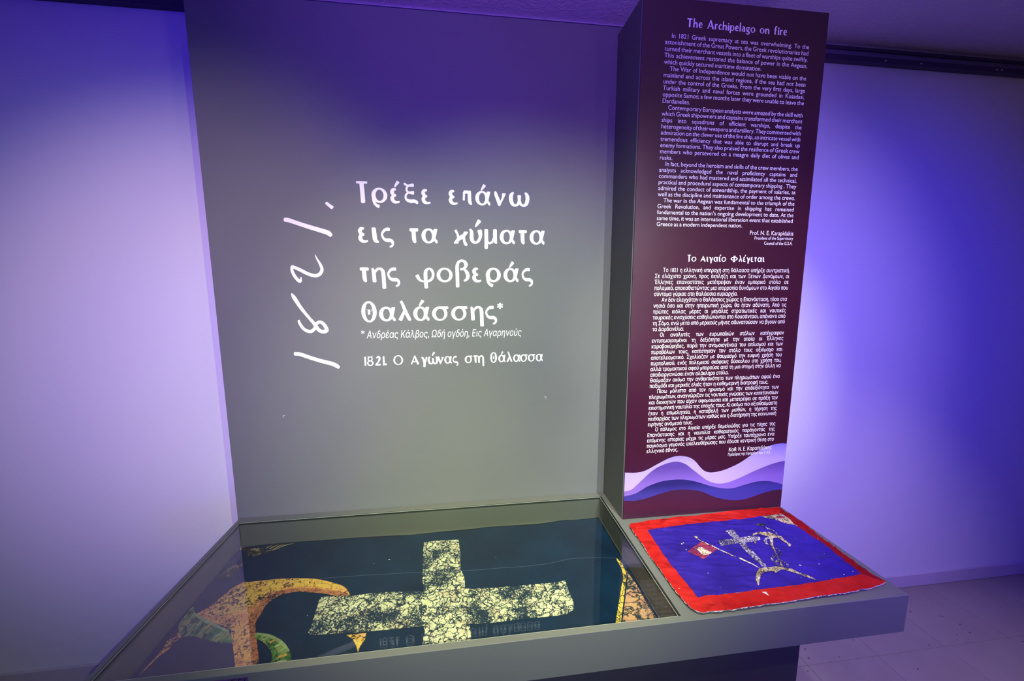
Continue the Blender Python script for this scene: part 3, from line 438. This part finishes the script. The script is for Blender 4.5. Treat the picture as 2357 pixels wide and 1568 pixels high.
class Ink:
    def __init__(s): s.v = []; s.t = []; s.n = 0
    def put(s, v, t, x, z, sx, sz, shear=0):
        if len(t) == 0: return
        s.v.append(np.stack([x+(v[:, 0]+shear*v[:, 1])*sx, z+v[:, 1]*sz], 1)); s.t.append(t+s.n); s.n += len(v)
    def mesh(s, name, y):
        v = np.concatenate(s.v); t = np.concatenate(s.t)
        me = bpy.data.meshes.new(name); me.from_pydata([(a, y, b+T) for a, b in v], [], t.tolist()); me.update(); return me
def fline(ink, txt, x0, x1, z, u, nat=.92, align='J', shear=0, gap=None):
    """a line of plain lettering; J: words spread from x0 to x1; L / R: natural spaces"""
    words = [w_ for w_ in txt.split(' ') if w_]
    ws = [sum(fglyph(ch)[2] for ch in w_)*u*nat for w_ in words]
    sp = .42*u*1.15 if gap is None else gap
    if align == 'J' and len(words) > 1: sp = (x1-x0-sum(ws))/(len(words)-1); x = x0
    elif align == 'R': x = x1-sum(ws)-sp*(len(words)-1)
    elif align == 'F':
        k = (x1-x0)/(sum(ws)+sp*(len(words)-1)); nat *= k; sp *= k; ws = [a*k for a in ws]; x = x0
    else: x = x0
    for w_, wd in zip(words, ws):
        cx = x
        for ch in w_:
            v, t, a = fglyph(ch); ink.put(v, t, cx, z, u*nat, u, shear); cx += a*u*nat
        x += wd+sp
    return sp

# ------------------------------------------------------------------ the room
XL, XR, YF = -2.6, 5.3, -6.0
ST = dict(kind='structure')
box('wall_back', MT['wall'], None, XL-.1, XR+.1, YW, YW+.1, 0, CEIL, **ST)
box('wall_left', MT['wall_dark'], None, XL-.1, XL, YF, YW, 0, CEIL, **ST)
box('wall_right', MT['wall_dark'], None, XR, XR+.1, YF, YW, 0, CEIL, **ST)
box('wall_front', MT['wall_dark'], None, XL-.1, XR+.1, YF-.1, YF, 0, CEIL, **ST)
box('ceiling', MT['ceiling'], None, XL-.1, XR+.1, YF-.1, YW+.1, CEIL, CEIL+.1, **ST)
fl = box('floor', MT['grout'], None, XL-.1, XR+.1, YF-.1, YW+.1, -.1, -.003, **ST)
tile_me = {}
TS = .37
ys = [YW-.001, -.14] + [-.14-TS*k for k in range(1, 6)]
xs = [2.06+TS*k for k in range(-12, 9)]
for j in range(len(ys)-1):
    for i in range(len(xs)-1):
        hgt = ys[j]-ys[j+1]; key = round(hgt, 3)
        if key not in tile_me:
            tile_me[key] = MB().box(.0005, TS-.0005, -hgt+.0005, -.0005, -.003, 0, bev=.0004).mesh('tile')
            tile_me[key].materials.append(MT['tile'])
        o = bpy.data.objects.new('tile', tile_me[key]); COL.objects.link(o); o.parent = fl; o.location = (xs[i], ys[j], 0)
box('baseboard_back', MT['base'], None, XL, XR, YW-.012, YW-.0005, 0.0, .078, bev=.003, **ST)
# long dark track fixed to the wall just under the ceiling
rl = box('trim_1', MT['rail'], None, XL, XR, YW-.035, YW-.0005, T+1.905, T+1.928, bev=.002, **ST)
box('rail_strip', MT['rail_in'], rl, XL, XR, YW-.022, YW-.0005, T+1.928, T+1.952)
box('ceiling_gap_shade', MT['rail'], rl, XL, XR, YW-.030, YW-.0005, T+1.952, T+1.966)  # dark strip standing in for the shadow gap at the ceiling
for x in (2.83, 3.02, 3.44, 3.47):
    me = MB().box(x-.005, x+.005, YW-.038, YW-.035, T+1.910, T+1.918, bev=.001).mesh('screw'); link('screw', me, MT['screw'], rl)

# ------------------------------------------------------------------ grey backboard with the big lettering
X1 = 1.475
pan = empty('title_panel', (1.075, .03, 0), label='tall grey exhibition backboard with large white Greek lettering rising behind the glass case', category='panel')
sub(pan, 'backboard', MB().box(0, 2.14, 0, .055, 0, T+1.845, bev=.0015).mesh('backboard'), MT['grey'])
for glyphs, gx, z, u in D['HEAD']:
    small = glyphs[0] == '1'
    for ch, x in zip(glyphs, gx):                   # every cut vinyl letter is a piece of its own
        ink = Ink(); v, t, wd = glyph(ch); ink.put(v, t, x, z, u*(.88 if small else 1), u)
        sub(pan, 'letter', ink.mesh('letter', -.0007), MT['white'])
sx0, sx1, sz, su = D['SUB']
ink = Ink(); fline(ink, 'Ανδρέας Κάλβος, Ωδή ογδόη, Εις Αγαρηνούς', sx0, sx1, sz, su, .8, 'F', shear=.2)
v, t, wd = glyph('*', .6); s_ = su*1.9; ink.put(v, t, sx0-.019, sz-.010, s_, s_)
sub(pan, 'source_note_lettering', ink.mesh('note', -.0007), MT['white'])
for k, P in enumerate(D['HW']):
    v, t = fill([stroke(P, 8, .25)]); ink = Ink(); ink.put(v, t, 0, 0, 1, 1)
    sub(pan, 'handwritten_digit' if k else 'handwritten_comma', ink.mesh('hw', -.0007), MT['white'])
for k, (x, z) in enumerate(D['MARKS']):
    mb = MB(); s = (1, -1, -1)[k]
    if k < 2: mb.box(min(x, x+s*.008), max(x, x+s*.008), -.0006, 0, z, z+.0008)
    mb.box(x-.0004, x+.0004, -.0006, 0, z-.009, z)
    sub(pan, 'crop_mark', mb.mesh('crop_mark'), MT['white2'])

# ------------------------------------------------------------------ text column
YC = -.203; CX0, CX1, CZ1 = X1, 2.150, T+1.818
colm = empty('text_column', ((CX0+CX1)/2, -.1, T), label='tall dark grey box column with an aubergine text board on its face', category='column')
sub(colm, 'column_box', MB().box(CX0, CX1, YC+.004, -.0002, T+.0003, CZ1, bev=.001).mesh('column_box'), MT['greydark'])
bd = sub(colm, 'printed_board', MB().box(CX0+.003, CX1-.001, YC, YC+.0038, T+.0006, CZ1, bev=.0006).mesh('printed_board'), MT['board'])
def plane_patch(name, P, y, m, parent):
    v, t = fill([orient(P)])
    me = bpy.data.meshes.new(name); me.from_pydata([(a, y, b+T) for a, b in v], [], t.tolist()); me.update()
    return sub(parent, name, me, m)
tops = []
for Wv in D['WAVES']:
    Wv = [q for q in Wv]; Wv[0][0] = CX0+.004; Wv[-1][0] = CX1-.002
    tops.append([tuple(q[:2]) for q in catmull([(*q, 0) for q in Wv], 5)])
for k, (P, m) in enumerate(zip(tops, (MT['w1'], MT['w2'], MT['w3'], MT['w4']))):
    lo = tops[k+1] if k < 3 else [(CX0+.004, .002), (CX1-.002, .002)]
    poly = P + [(a, b-(.002 if k < 3 else 0)) for a, b in lo[::-1]]
    plane_patch('wave_band', poly, YC-.0001-.0001*k, m, colm)
YT = YC-.0006
def tsub(name, ink, m=None): sub(colm, name, ink.mesh(name, YT), m or MT['white2'])
def dline(chars, x0, x1, z, u, wordgap=1.0):
    ws = [sum(glyph(ch)[2]+.16 for ch in w_)-.16 for w_ in chars.split(' ')]
    k = (x1-x0)/(sum(ws)+wordgap*(len(ws)-1)); ink = Ink(); x = x0
    for w_ in chars.split(' '):
        for ch in w_:
            v, t, wd = glyph(ch); ink.put(v, t, x, z, k, u); x += (wd+.16)*k
        x += (wordgap-.16)*k
    return ink
tsub('heading_lettering', dline('The Archipelago on fire', 1.6304, 1.9954, 1.7353, .0165))
tsub('heading_lettering', dline('Το Αιγαίο Φλέγεται', 1.6801, 1.9827, .9776, .0165))
ENG = """>In 1821 Greek supremacy at sea was overwhelming. To the
astonishment of the Great Powers, the Greek revolutionaries had
turned their merchant vessels into a fleet of warships quite swiftly.
This achievement restored the balance of power in the Aegean,
<which quickly secured maritime domination.
>The War of Independence would not have been viable on the
mainland and across the island regions, if the sea had not been
under the control of the Greeks. From the very first days, large
Turkish military and naval forces were grounded in Kusadasi,
opposite Samos; a few months later they were unable to leave the
<Dardanelles.
>Contemporary European analysts were amazed by the skill with
which Greek shipowners and captains transformed their merchant
ships into squadrons of efficient warships, despite the
heterogeneity of their weapons and artillery. They commented with
admiration on the clever use of the fire ship, an intricate vessel with
tremendous efficiency that was able to disrupt and break up
enemy formations. They also praised the resilience of Greek crew
members who persevered on a meagre daily diet of olives and
<rusks.
>In fact, beyond the heroism and skills of the crew members, the
analysts acknowledged the naval proficiency captains and
commanders who had mastered and assimilated all the technical,
practical and procedural aspects of contemporary shipping . They
admired the conduct of stewardship, the payment of salaries, as
well as the discipline and maintenance of order among the crews.
>The war in the Aegean was fundamental to the triumph of the
Greek Revolution, and expertise in shipping has remained
fundamental to the nation's ongoing development to date. At the
same time, it was an international liberation event that established
<Greece as a modern independent nation.""".split('\n')
GRK = """>Το 1821 η ελληνική υπεροχή στη θάλασσα υπήρξε συντριπτική.
Σε ελάχιστο χρόνο, προς έκπληξη και των Ξένων Δυνάμεων, οι
Έλληνες επαναστάτες μετέτρεψαν έναν εμπορικό στόλο σε
πολεμικό, αποκαθιστώντας μια ισορροπία δυνάμεων στο Αιγαίο που
<σύντομα γύρισε στη θαλάσσια κυριαρχία.
>Αν δεν ελεγχόταν ο θαλάσσιος χώρος η Επανάσταση, τόσο στα
νησιά όσο και στην ηπειρωτική χώρα, θα ήταν αδύνατη. Από τις
πρώτες κιόλας μέρες οι μεγάλες στρατιωτικές και ναυτικές
τουρκικές ενισχύσεις καθηλώνονται στο Κουσάντασι, απέναντι από
τη Σάμο, ενώ μετά από μερικούς μήνες αδυνατούσαν να βγουν από
<τα Δαρδανέλια.
>Οι αναλυτές των ευρωπαϊκών στόλων κατέγραφαν
εντυπωσιασμένοι τη δεξιότητα με την οποία οι Έλληνες
καραβοκύρηδες, παρά την ανομοιογένεια του οπλισμού και των
πυροβόλων τους, κατέστησαν τον στόλο τους αξιόμαχο και
αποτελεσματικό. Σχολίαζαν με θαυμασμό την ευφυή χρήση του
πυρπολικού, ενός πολεμικού σκάφους δύσκολου στη χρήση του,
αλλά τρομακτικού αφού μπορούσε από τη μια στιγμή στην άλλη να
<αποδιοργανώσει έναν ολόκληρο στόλο.
Θαύμαζαν ακόμα την ανθεκτικότητα των πληρωμάτων αφού ένα
<παξιμάδι και μερικές ελιές ήταν η καθημερινή διατροφή τους.
>Πίσω μάλιστα από τον ηρωισμό και την επιδεξιότητα των
πληρωμάτων, αναγνώριζαν τις ναυτικές γνώσεις των καπεταναίων
και διοικητών που είχαν αφομοιώσει και μετατρέψει σε πράξη την
επιστημονική ναυτιλία της εποχής τους. Κι ακόμα πιο αξιοθαύμαστη
ήταν η επιμελητεία, η καταβολή των μισθών, η τήρηση της
πειθαρχίας των πληρωμάτων καθώς και η διατήρηση της κοινωνική
<ειρήνης ανάμεσά τους.
>Ο πόλεμος στο Αιγαίο υπήρξε θεμελιώδης για τις τύχες της
Επανάστασης και η ναυτιλία καθοριστικός παράγοντας της
επόμενης ιστορίας μέχρι τις μέρες μας. Υπήρξε ταυτόχρονα ένα
παγκόσμιο γεγονός απελευθέρωσης που έδωσε κεντρική θέση στο
<ελληνικό έθνος.""".split('\n')
def textblock(lines, z0, z1, x0, x1, ind, u, nat):
    ink = None; n = len(lines)
    for i, s in enumerate(lines):
        z = z0+(z1-z0)*i/(n-1); first = s[0] == '>'; last = s[0] == '<'; s = s.lstrip('<>')
        if ink is None or first:
            if ink is not None: tsub('body_text', ink)
            ink = Ink()
        fline(ink, s, x0+(ind if first else 0), x1, z, u, nat, 'L' if last else 'J')
    tsub('body_text', ink)
textblock(ENG, 1.6990, 1.0985, 1.5575, 2.0840, .0215, .0091, .99)
textblock(GRK, .9400, .2645, 1.5605, 2.0900, .0300, .0093, .80)
def small(txt, x0, x1, z, u):
    ink = Ink(); fline(ink, txt, x0, x1, z, u*.9, .9, 'F'); tsub('signature_text', ink)
small('Prof. N. E. Karapidakis', 1.915, 2.091, 1.0735, .0108)
small('President of the Supervisory', 1.9353, 2.091, 1.0575, .0078)
small('Council of the G.S.A.', 1.9752, 2.091, 1.0395, .0078)
small('Καθ. Ν. Ε. Καραπιδάκης', 1.8986, 2.0846, .2515, .0108)
small('Πρόεδρος της Εφορείας των Γ.Α.Κ.', 1.8967, 2.0818, .2335, .0080)

# ------------------------------------------------------------------ display case
CA0, CA1, CF = .006, 2.152, -.664
WX0, WX1, WY0, WY1, WZ = .021, 1.4545, -.6465, -.029, -.0955
case = empty('display_case', (1.07, -.33, 0), label='long grey cantilevered display case with a glass-covered well, on a recessed dark plinth', category='display case')
def ring(z, x0, x1, y0, y1): return [(x0, y0, z+T), (x1, y0, z+T), (x1, y1, z+T), (x0, y1, z+T)]
o4 = ring(0, CA0, CA1, CF, -.0005); i4 = ring(0, WX0, WX1, WY0, WY1)
b4 = ring(-.12, CA0, CA1, CF, -.0005); w4 = ring(WZ-.002, WX0, WX1, WY0, WY1)
e = .0015
t4 = ring(0, CA0+e, CA1-e, CF+e, -.0005); o4 = ring(-e, CA0, CA1, CF, -.0005)
V = t4+i4+o4+b4+w4; Fc = []
for k in range(4):
    n = (k+1) % 4
    Fc += [(k, n, 4+n, 4+k), (8+k, 8+n, n, k), (12+k, 12+n, 8+n, 8+k), (4+k, 4+n, 16+n, 16+k)]
Fc += [(15, 14, 13, 12), (16, 17, 18, 19)]
me = bpy.data.meshes.new('tabletop'); me.from_pydata(V, [], Fc); me.update()
sub(case, 'tabletop', me, MT['grey'])
mb = MB(); q = .0025
mb.box(WX0, WX1, WY0, WY1, T+WZ, T+WZ+.001)
mb.box(WX0, WX0+q, WY0, WY1, T+WZ, T-.010); mb.box(WX1-q-.003, WX1-.003, WY0, WY1, T+WZ, T-.010)
mb.box(WX0, WX1, WY0, WY0+q, T+WZ, T-.010); mb.box(WX0, WX1, WY1-q, WY1, T+WZ, T-.010)
sub(case, 'well_lining', mb.mesh('well_lining'), MT['lining'])
gx0, gx1, gy0, gy1 = .0245, 1.4465, -.6445, -.0335
sub(case, 'glass_pane', MB().box(gx0, gx1, gy0, gy1, T-.0085, T-.0010).mesh('glass_pane'), MT['glass'])
mb = MB(); g1, g0 = T-.0012, T-.0100
mb.box(gx1+.0012, WX1-.0002, WY0+.0004, WY1-.0004, g0, g1); mb.box(WX0+.0002, gx0-.0012, WY0+.0004, WY1-.0004, g0, g1)
mb.box(gx0-.0012, gx1+.0012, gy1+.0012, WY1-.0004, g0, g1)
sub(case, 'gasket', mb.mesh('gasket'), MT['rubber'], label='black rubber seal')
mb = MB(); g0, g1 = T-.0026, T-.0014
mb.box(gx1+.0001, gx1+.0012, gy0, gy1, g0, g1+.0005); mb.box(gx0-.0012, gx0-.0001, gy0, gy1, g0, g1+.0005)
mb.box(gx0-.0012, gx1+.0012, gy1+.0001, gy1+.0012, g0, g1+.0005); mb.box(gx0-.0012, gx1+.0012, WY0+.0003, gy0-.0001, g0, g1+.0005)
sub(case, 'glass_edge', mb.mesh('glass_edge'), MT['gedge'], label='pale ground edge of the glass')
sub(case, 'plinth', MB().box(.22, 1.935, -.55, -.04, .0002, T-.1202).mesh('plinth'), MT['ped'], label='dark recessed plinth')
cdp = empty('caption_card', (.36, CF-.001, T-.03), label='small purple caption card with black lettering on the front of the grey case', category='card')
sub(cdp, 'card', MB().box(.288, .368, CF-.0016, CF-.0002, T-.060, T-.010).mesh('card'), MT['card'])
ink = Ink(); fline(ink, 'ΣΕΙ', .330, .364, -.026, .0085, .9, 'F')
me = ink.mesh('card_lettering', CF-.0022); sub(cdp, 'card_lettering', me, MT['ink'])

# ------------------------------------------------------------------ cloths
def dens(P, d):
    out = []; P = [np.array(q[:2], float) for q in P]
    for a, b_ in zip(P, P[1:]+P[:1]):
        k = max(1, int(np.hypot(*(b_-a))/d))
        out += [tuple(a+(b_-a)*i/k) for i in range(k)]
    return out
def grid(P, d):
    P = np.array(P); x0, y0 = P.min(0); x1, y1 = P.max(0)
    X, Y = np.meshgrid(np.arange(math.floor(x0/d)*d, x1, d), np.arange(math.floor(y0/d)*d, y1, d))
    X[::2] += d/2
    pts = np.stack([X.ravel(), Y.ravel()], 1)
    # keep points well inside
    Q = np.roll(P, -1, 0); ins = np.zeros(len(pts), bool); md = np.full(len(pts), 9.)
    for a, b_ in zip(P, Q):
        cnd = ((a[1] > pts[:, 1]) != (b_[1] > pts[:, 1]))
        with np.errstate(divide='ignore', invalid='ignore'):
            ins ^= cnd & (pts[:, 0] < (b_[0]-a[0])*(pts[:, 1]-a[1])/(b_[1]-a[1]+1e-15)+a[0])
        ab = b_-a; tt = np.clip(((pts-a)@ab)/(ab@ab+1e-15), 0, 1); md = np.minimum(md, np.hypot(*(pts-a-tt[:, None]*ab).T))
    return pts[ins & (md > d*.3)]
def sheet(name, P, hf, zb, d, m, root, thick=0, **props):
    P = orient(dens(P, d)); v, t = fill([P], grid(P, d))
    top = [(x, y, T+zb+hf(x, y)) for x, y in v]; F_ = [tuple(f) for f in t.tolist()]
    if thick:
        n = len(top); top += [(x, y, z-thick) for x, y, z in top]
        from collections import Counter
        ed = Counter()
        for f in F_:
            for i in range(3): ed[(f[i], f[(i+1) % 3])] += 1
        rim = [(a, b_) for (a, b_) in ed if (b_, a) not in ed]
        F_ = F_ + [(f[2]+n, f[1]+n, f[0]+n) for f in F_] + [(b_, a, a+n, b_+n) for a, b_ in rim]
    me = bpy.data.meshes.new(name); me.from_pydata(top, [], F_); me.update()
    if not thick:
        me.polygons.foreach_set('use_smooth', [True]*len(me.polygons))
    else:
        nt_ = len(t); me.polygons.foreach_set('use_smooth', [i < nt_ for i in range(len(me.polygons))])
    return sub(root, name, me, m, **props)
def fb(x, y, z=0.): return noise.noise(Vector((x, y, z)))

# the big old flag lying in the glazed well
def h1(x, y): return .0022+.0016*fb(x*5, y*7)+.0006*fb(x*16, y*22, 3)
fg = empty('flag', (.74, -.34, T+WZ+.001), label='large navy flag with a cracked cream cross lying under the glass', category='flag')
back = [(.0245, -.10), (.031, -.062), (.06, -.046), (.2, -.040), (.33, -.041), (.48, -.044), (.6, -.050), (.67, -.055), (.77, -.050), (.93, -.044), (.97, -.041), (1.17, -.046), (1.28, -.036), (1.35, -.039), (1.444, -.036)]
out1 = [tuple(q[:2]) for q in catmull([(*q, 0) for q in back], 4)] + [(1.446, -.35), (1.444, -.6425), (.7, -.6425), (.025, -.6425)]
ZF = WZ+.0015
sheet('navy_cloth', out1, h1, ZF, .012, MT['navy'], fg, thick=.0009)
def clampP(P):
    r_ = []
    for x, y in P:
        if y > -.07: y = -.07+(y+.07)*.27
        r_.append((min(max(x, .027), 1.443), min(max(y, -.642), -.044)))
    return r_
def smooth(P, n=4):
    P = [(*q, 0) for q in P]; Q = catmull([P[-1]]+P+[P[0], P[1]], n)
    return [tuple(q[:2]) for q in Q[n:-n-1]]
M1 = {k: clampP(v) for k, v in D['M1'].items()}
def rough(P, d, amp, seed=0):
    r_ = []
    for x, y in dens(P, d): r_.append((x+amp*fb(x*140, y*140, seed), y+amp*fb(x*140, y*140, seed+9)))
    return r_
def paint(name, key, m, lay=1, sm=False, rg=.0016, **p):
    P = M1[key]; P = smooth(P) if sm else P
    return sheet(name, rough(P, .004, rg, lay), h1, ZF+.0006*lay, .012, m, fg, **p)
paint('painted_cross', 'cross', MT['cream'], 3, label='cracked cream cross')
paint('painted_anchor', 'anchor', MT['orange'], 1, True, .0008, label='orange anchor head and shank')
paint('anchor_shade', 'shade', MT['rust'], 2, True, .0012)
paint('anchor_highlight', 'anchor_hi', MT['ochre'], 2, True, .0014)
paint('painted_anchor', 'anchor_arm', MT['orange'], 1, True, .0005, label='thin orange anchor fluke')
paint('painted_serpent', 'snake_l', MT['green'], 2, True, .0008, label='green serpent coil')
paint('painted_serpent', 'snake_r', MT['green'], 2, True, .0008, label='green serpent coil')
paint('painted_face', 'head', MT['olive'], 2, True, .0006, label='small olive face')
paint('painted_wing', 'wing_r', MT['brown'], 1, True, .0010, label='brown feathered wing')
paint('painted_wing', 'wing_l', MT['brown'], 1, True, .0005, label='brown feathered wing')
paint('painted_leaf', 'leaf', MT['olive'], 1, True, .0005)
paint('painted_point', 'tip', MT['ochre'], 1, False, .0005, label='orange arrow point below the cross')
paint('painted_border', 'pink', MT['pink'], 1, False, .0010, label='cracked rose area at the right edge')
paint('painted_braid', 'chain', MT['yellow'], 2, True, .0008, label='yellow braid')
def dab(name, S, lay, m): 
    S = [(min(max(x, .03), 1.44), (-.07+(y+.07)*.27 if y > -.07 else y), w_) for x, y, w_ in S]
    sheet(name, rough(stroke(S, 5), .003, .0006, lay), h1, ZF+.0006*lay, .012, m, fg)
for S in D['SN']: dab('serpent_highlight', S, 3, MT['palegreen'])
for k, S in enumerate(D['DAB']): dab('serpent_scale', S, 4, MT['amber'] if k % 3 == 1 else MT['palegreen'])
for S in D['FTH']: dab('feather', S, 3, MT['goldplain'])
for x, y, w_ in D['EYE']:
    y = -.07+(y+.07)*.27 if y > -.07 else y
    sheet('painted_eye', ell(x, y, .0075, .006, 1, 12), h1, ZF+.0019, .012, MT['goldplain'], fg)
    sheet('painted_pupil', ell(x, y, .0035, .003, 1, 10), h1, ZF+.0024, .012, MT['ink'], fg)
fold = [(x, y) for x, y in D['FOLD1'] if x < 1.43]
P = stroke([(x, y, .0011) for x, y in fold], 3); sheet('fold_line', P, h1, ZF+.0026, .02, MT['thread'], fg)  # fold line of the cloth, drawn as a thin pale stitched stroke
def blob(x, y, s, seed):
    rr = random.Random(seed); return [(x+s*(.6+.6*rr.random())*math.cos(a), y+s*.8*(.5+.7*rr.random())*math.sin(a)) for a in [k*math.tau/7 for k in range(7)]]
for k, (x, y, s) in enumerate([(.60, -.19, .0035), (.55, -.205, .002), (.82, -.16, .0016), (.76, -.105, .0015), (.985, -.23, .0014), (.40, -.41, .0015)]):
    sheet('paint_speck', blob(x, y, s, k), h1, ZF+.0012, .02, MT['speck'], fg)

# the smaller red-bordered flag lying on the case top
def h2(x, y):
    a = .0026*fb(x*5, y*9, 1)
    r1 = 1-abs(fb(x*6+y*3, y*20+x*3, 5))*3.2; r2 = 1-abs(fb(x*15+y*9, y*44+x*10, 8))*3.0; r3_ = 1-abs(fb(x*34-y*20, y*60, 11))*2.6
    return .0060+a+.0030*max(r1, -.6)**3+.0016*max(r2, -.6)+.0007*max(r3_, -.6)
fr_ = empty('flag', (1.81, -.44, T), label='small blue flag with a wide red border lying open on top of the case', category='flag')
OUT = [tuple(q) for q in D['OUT2']]; BL = [tuple(q) for q in D['BLUE2']]
OUT = [(min(x, 2.140), max(y, -.655)) for x, y in OUT]
cx_, cy_ = 1.81, -.44
ins = [(cx_+(x-cx_)*.9975, cy_+(y-cy_)*.996) for x, y in OUT]
ZB2 = .0012
sheet('lining_cloth', rough([(cx_+(x-cx_)*.998, cy_+(y-cy_)*.997) for x, y in OUT], .005, .0030, 4), h2, ZB2-.0008, .006, MT['lining2'], fr_, thick=.0008)
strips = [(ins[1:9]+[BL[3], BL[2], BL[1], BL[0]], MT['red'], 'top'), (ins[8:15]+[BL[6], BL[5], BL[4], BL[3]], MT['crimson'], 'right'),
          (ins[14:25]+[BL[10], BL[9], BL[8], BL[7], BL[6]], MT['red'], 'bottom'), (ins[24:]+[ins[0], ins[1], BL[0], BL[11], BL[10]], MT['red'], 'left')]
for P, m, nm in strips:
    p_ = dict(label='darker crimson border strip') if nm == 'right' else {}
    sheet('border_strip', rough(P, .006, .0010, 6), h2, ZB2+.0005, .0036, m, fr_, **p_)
sheet('blue_field', BL, h2, ZB2+.0007, .0032, MT['blue'], fr_)
LM = dict(eye=('painted_eye', 'gold', 'gold triangle with an eye'), cross_v=('painted_cross', 'white_paint', 'worn white cross'), cross_h=('painted_cross', 'white_paint', 'worn white cross'),
          anchor_arm=('painted_anchor', 'gold', 'gold anchor arms'), shaft=('painted_anchor', 'gold', 'gold anchor shank'), crescent=('painted_crescent', 'gold', 'gold crescent'),
          pennant=('painted_pennant', 'rose', 'rose diamond pennant'), pennant_fig=('pennant_figure', 'paleyel', None), spear=('painted_spearhead', 'gold', None), bird=('painted_bird', 'brown', None), tip=('painted_tip', 'gold', None))
for i, (k, (nm, mm, lb)) in enumerate(LM.items()):
    P = D['M2'][k]; P = smooth(P, 3) if k in ('anchor_arm', 'crescent', 'bird', 'shaft') else P
    lay = {'cross_v': 1, 'cross_h': 2, 'pennant_fig': 2, 'anchor_arm': 3, 'crescent': 2}.get(k, 1)
    sheet(nm, rough(P, .003, .0008, i), h2, ZB2+.0012+.0004*lay, .004, MT[mm], fr_, **(dict(label=lb) if lb else {}))
P = [(1.838, -.247), (1.868, -.243), (1.880, -.262), (1.862, -.272), (1.842, -.266)]
eyeP = np.array(D['M2']['eye']); ec = eyeP.mean(0)
sheet('eye_pupil', [tuple(q) for q in ell(ec[0]+.012, ec[1]+.01, .017, .009, 1, 12)], h2, ZB2+.0019, .004, MT['rose'], fr_)
for i, S in enumerate(D['S2']):
    nm, mm = ('painted_staff', 'paleyel') if i == 0 else ('painted_serpent', 'white_paint')
    sheet(nm, stroke(S, 5), h2, ZB2+.0026, .004, MT[mm], fr_)
for k, (x, y, s) in enumerate(D['SP2']):
    sheet('worn_hole', blob(x, y, s*.55, 40+k), h2, ZB2+.0014, .01, MT['speck'], fr_)
sheet('worn_hole', D['TRI2'], h2, ZB2+.0012, .01, MT['speck'], fr_)
bpy.data.objects.remove(_to)
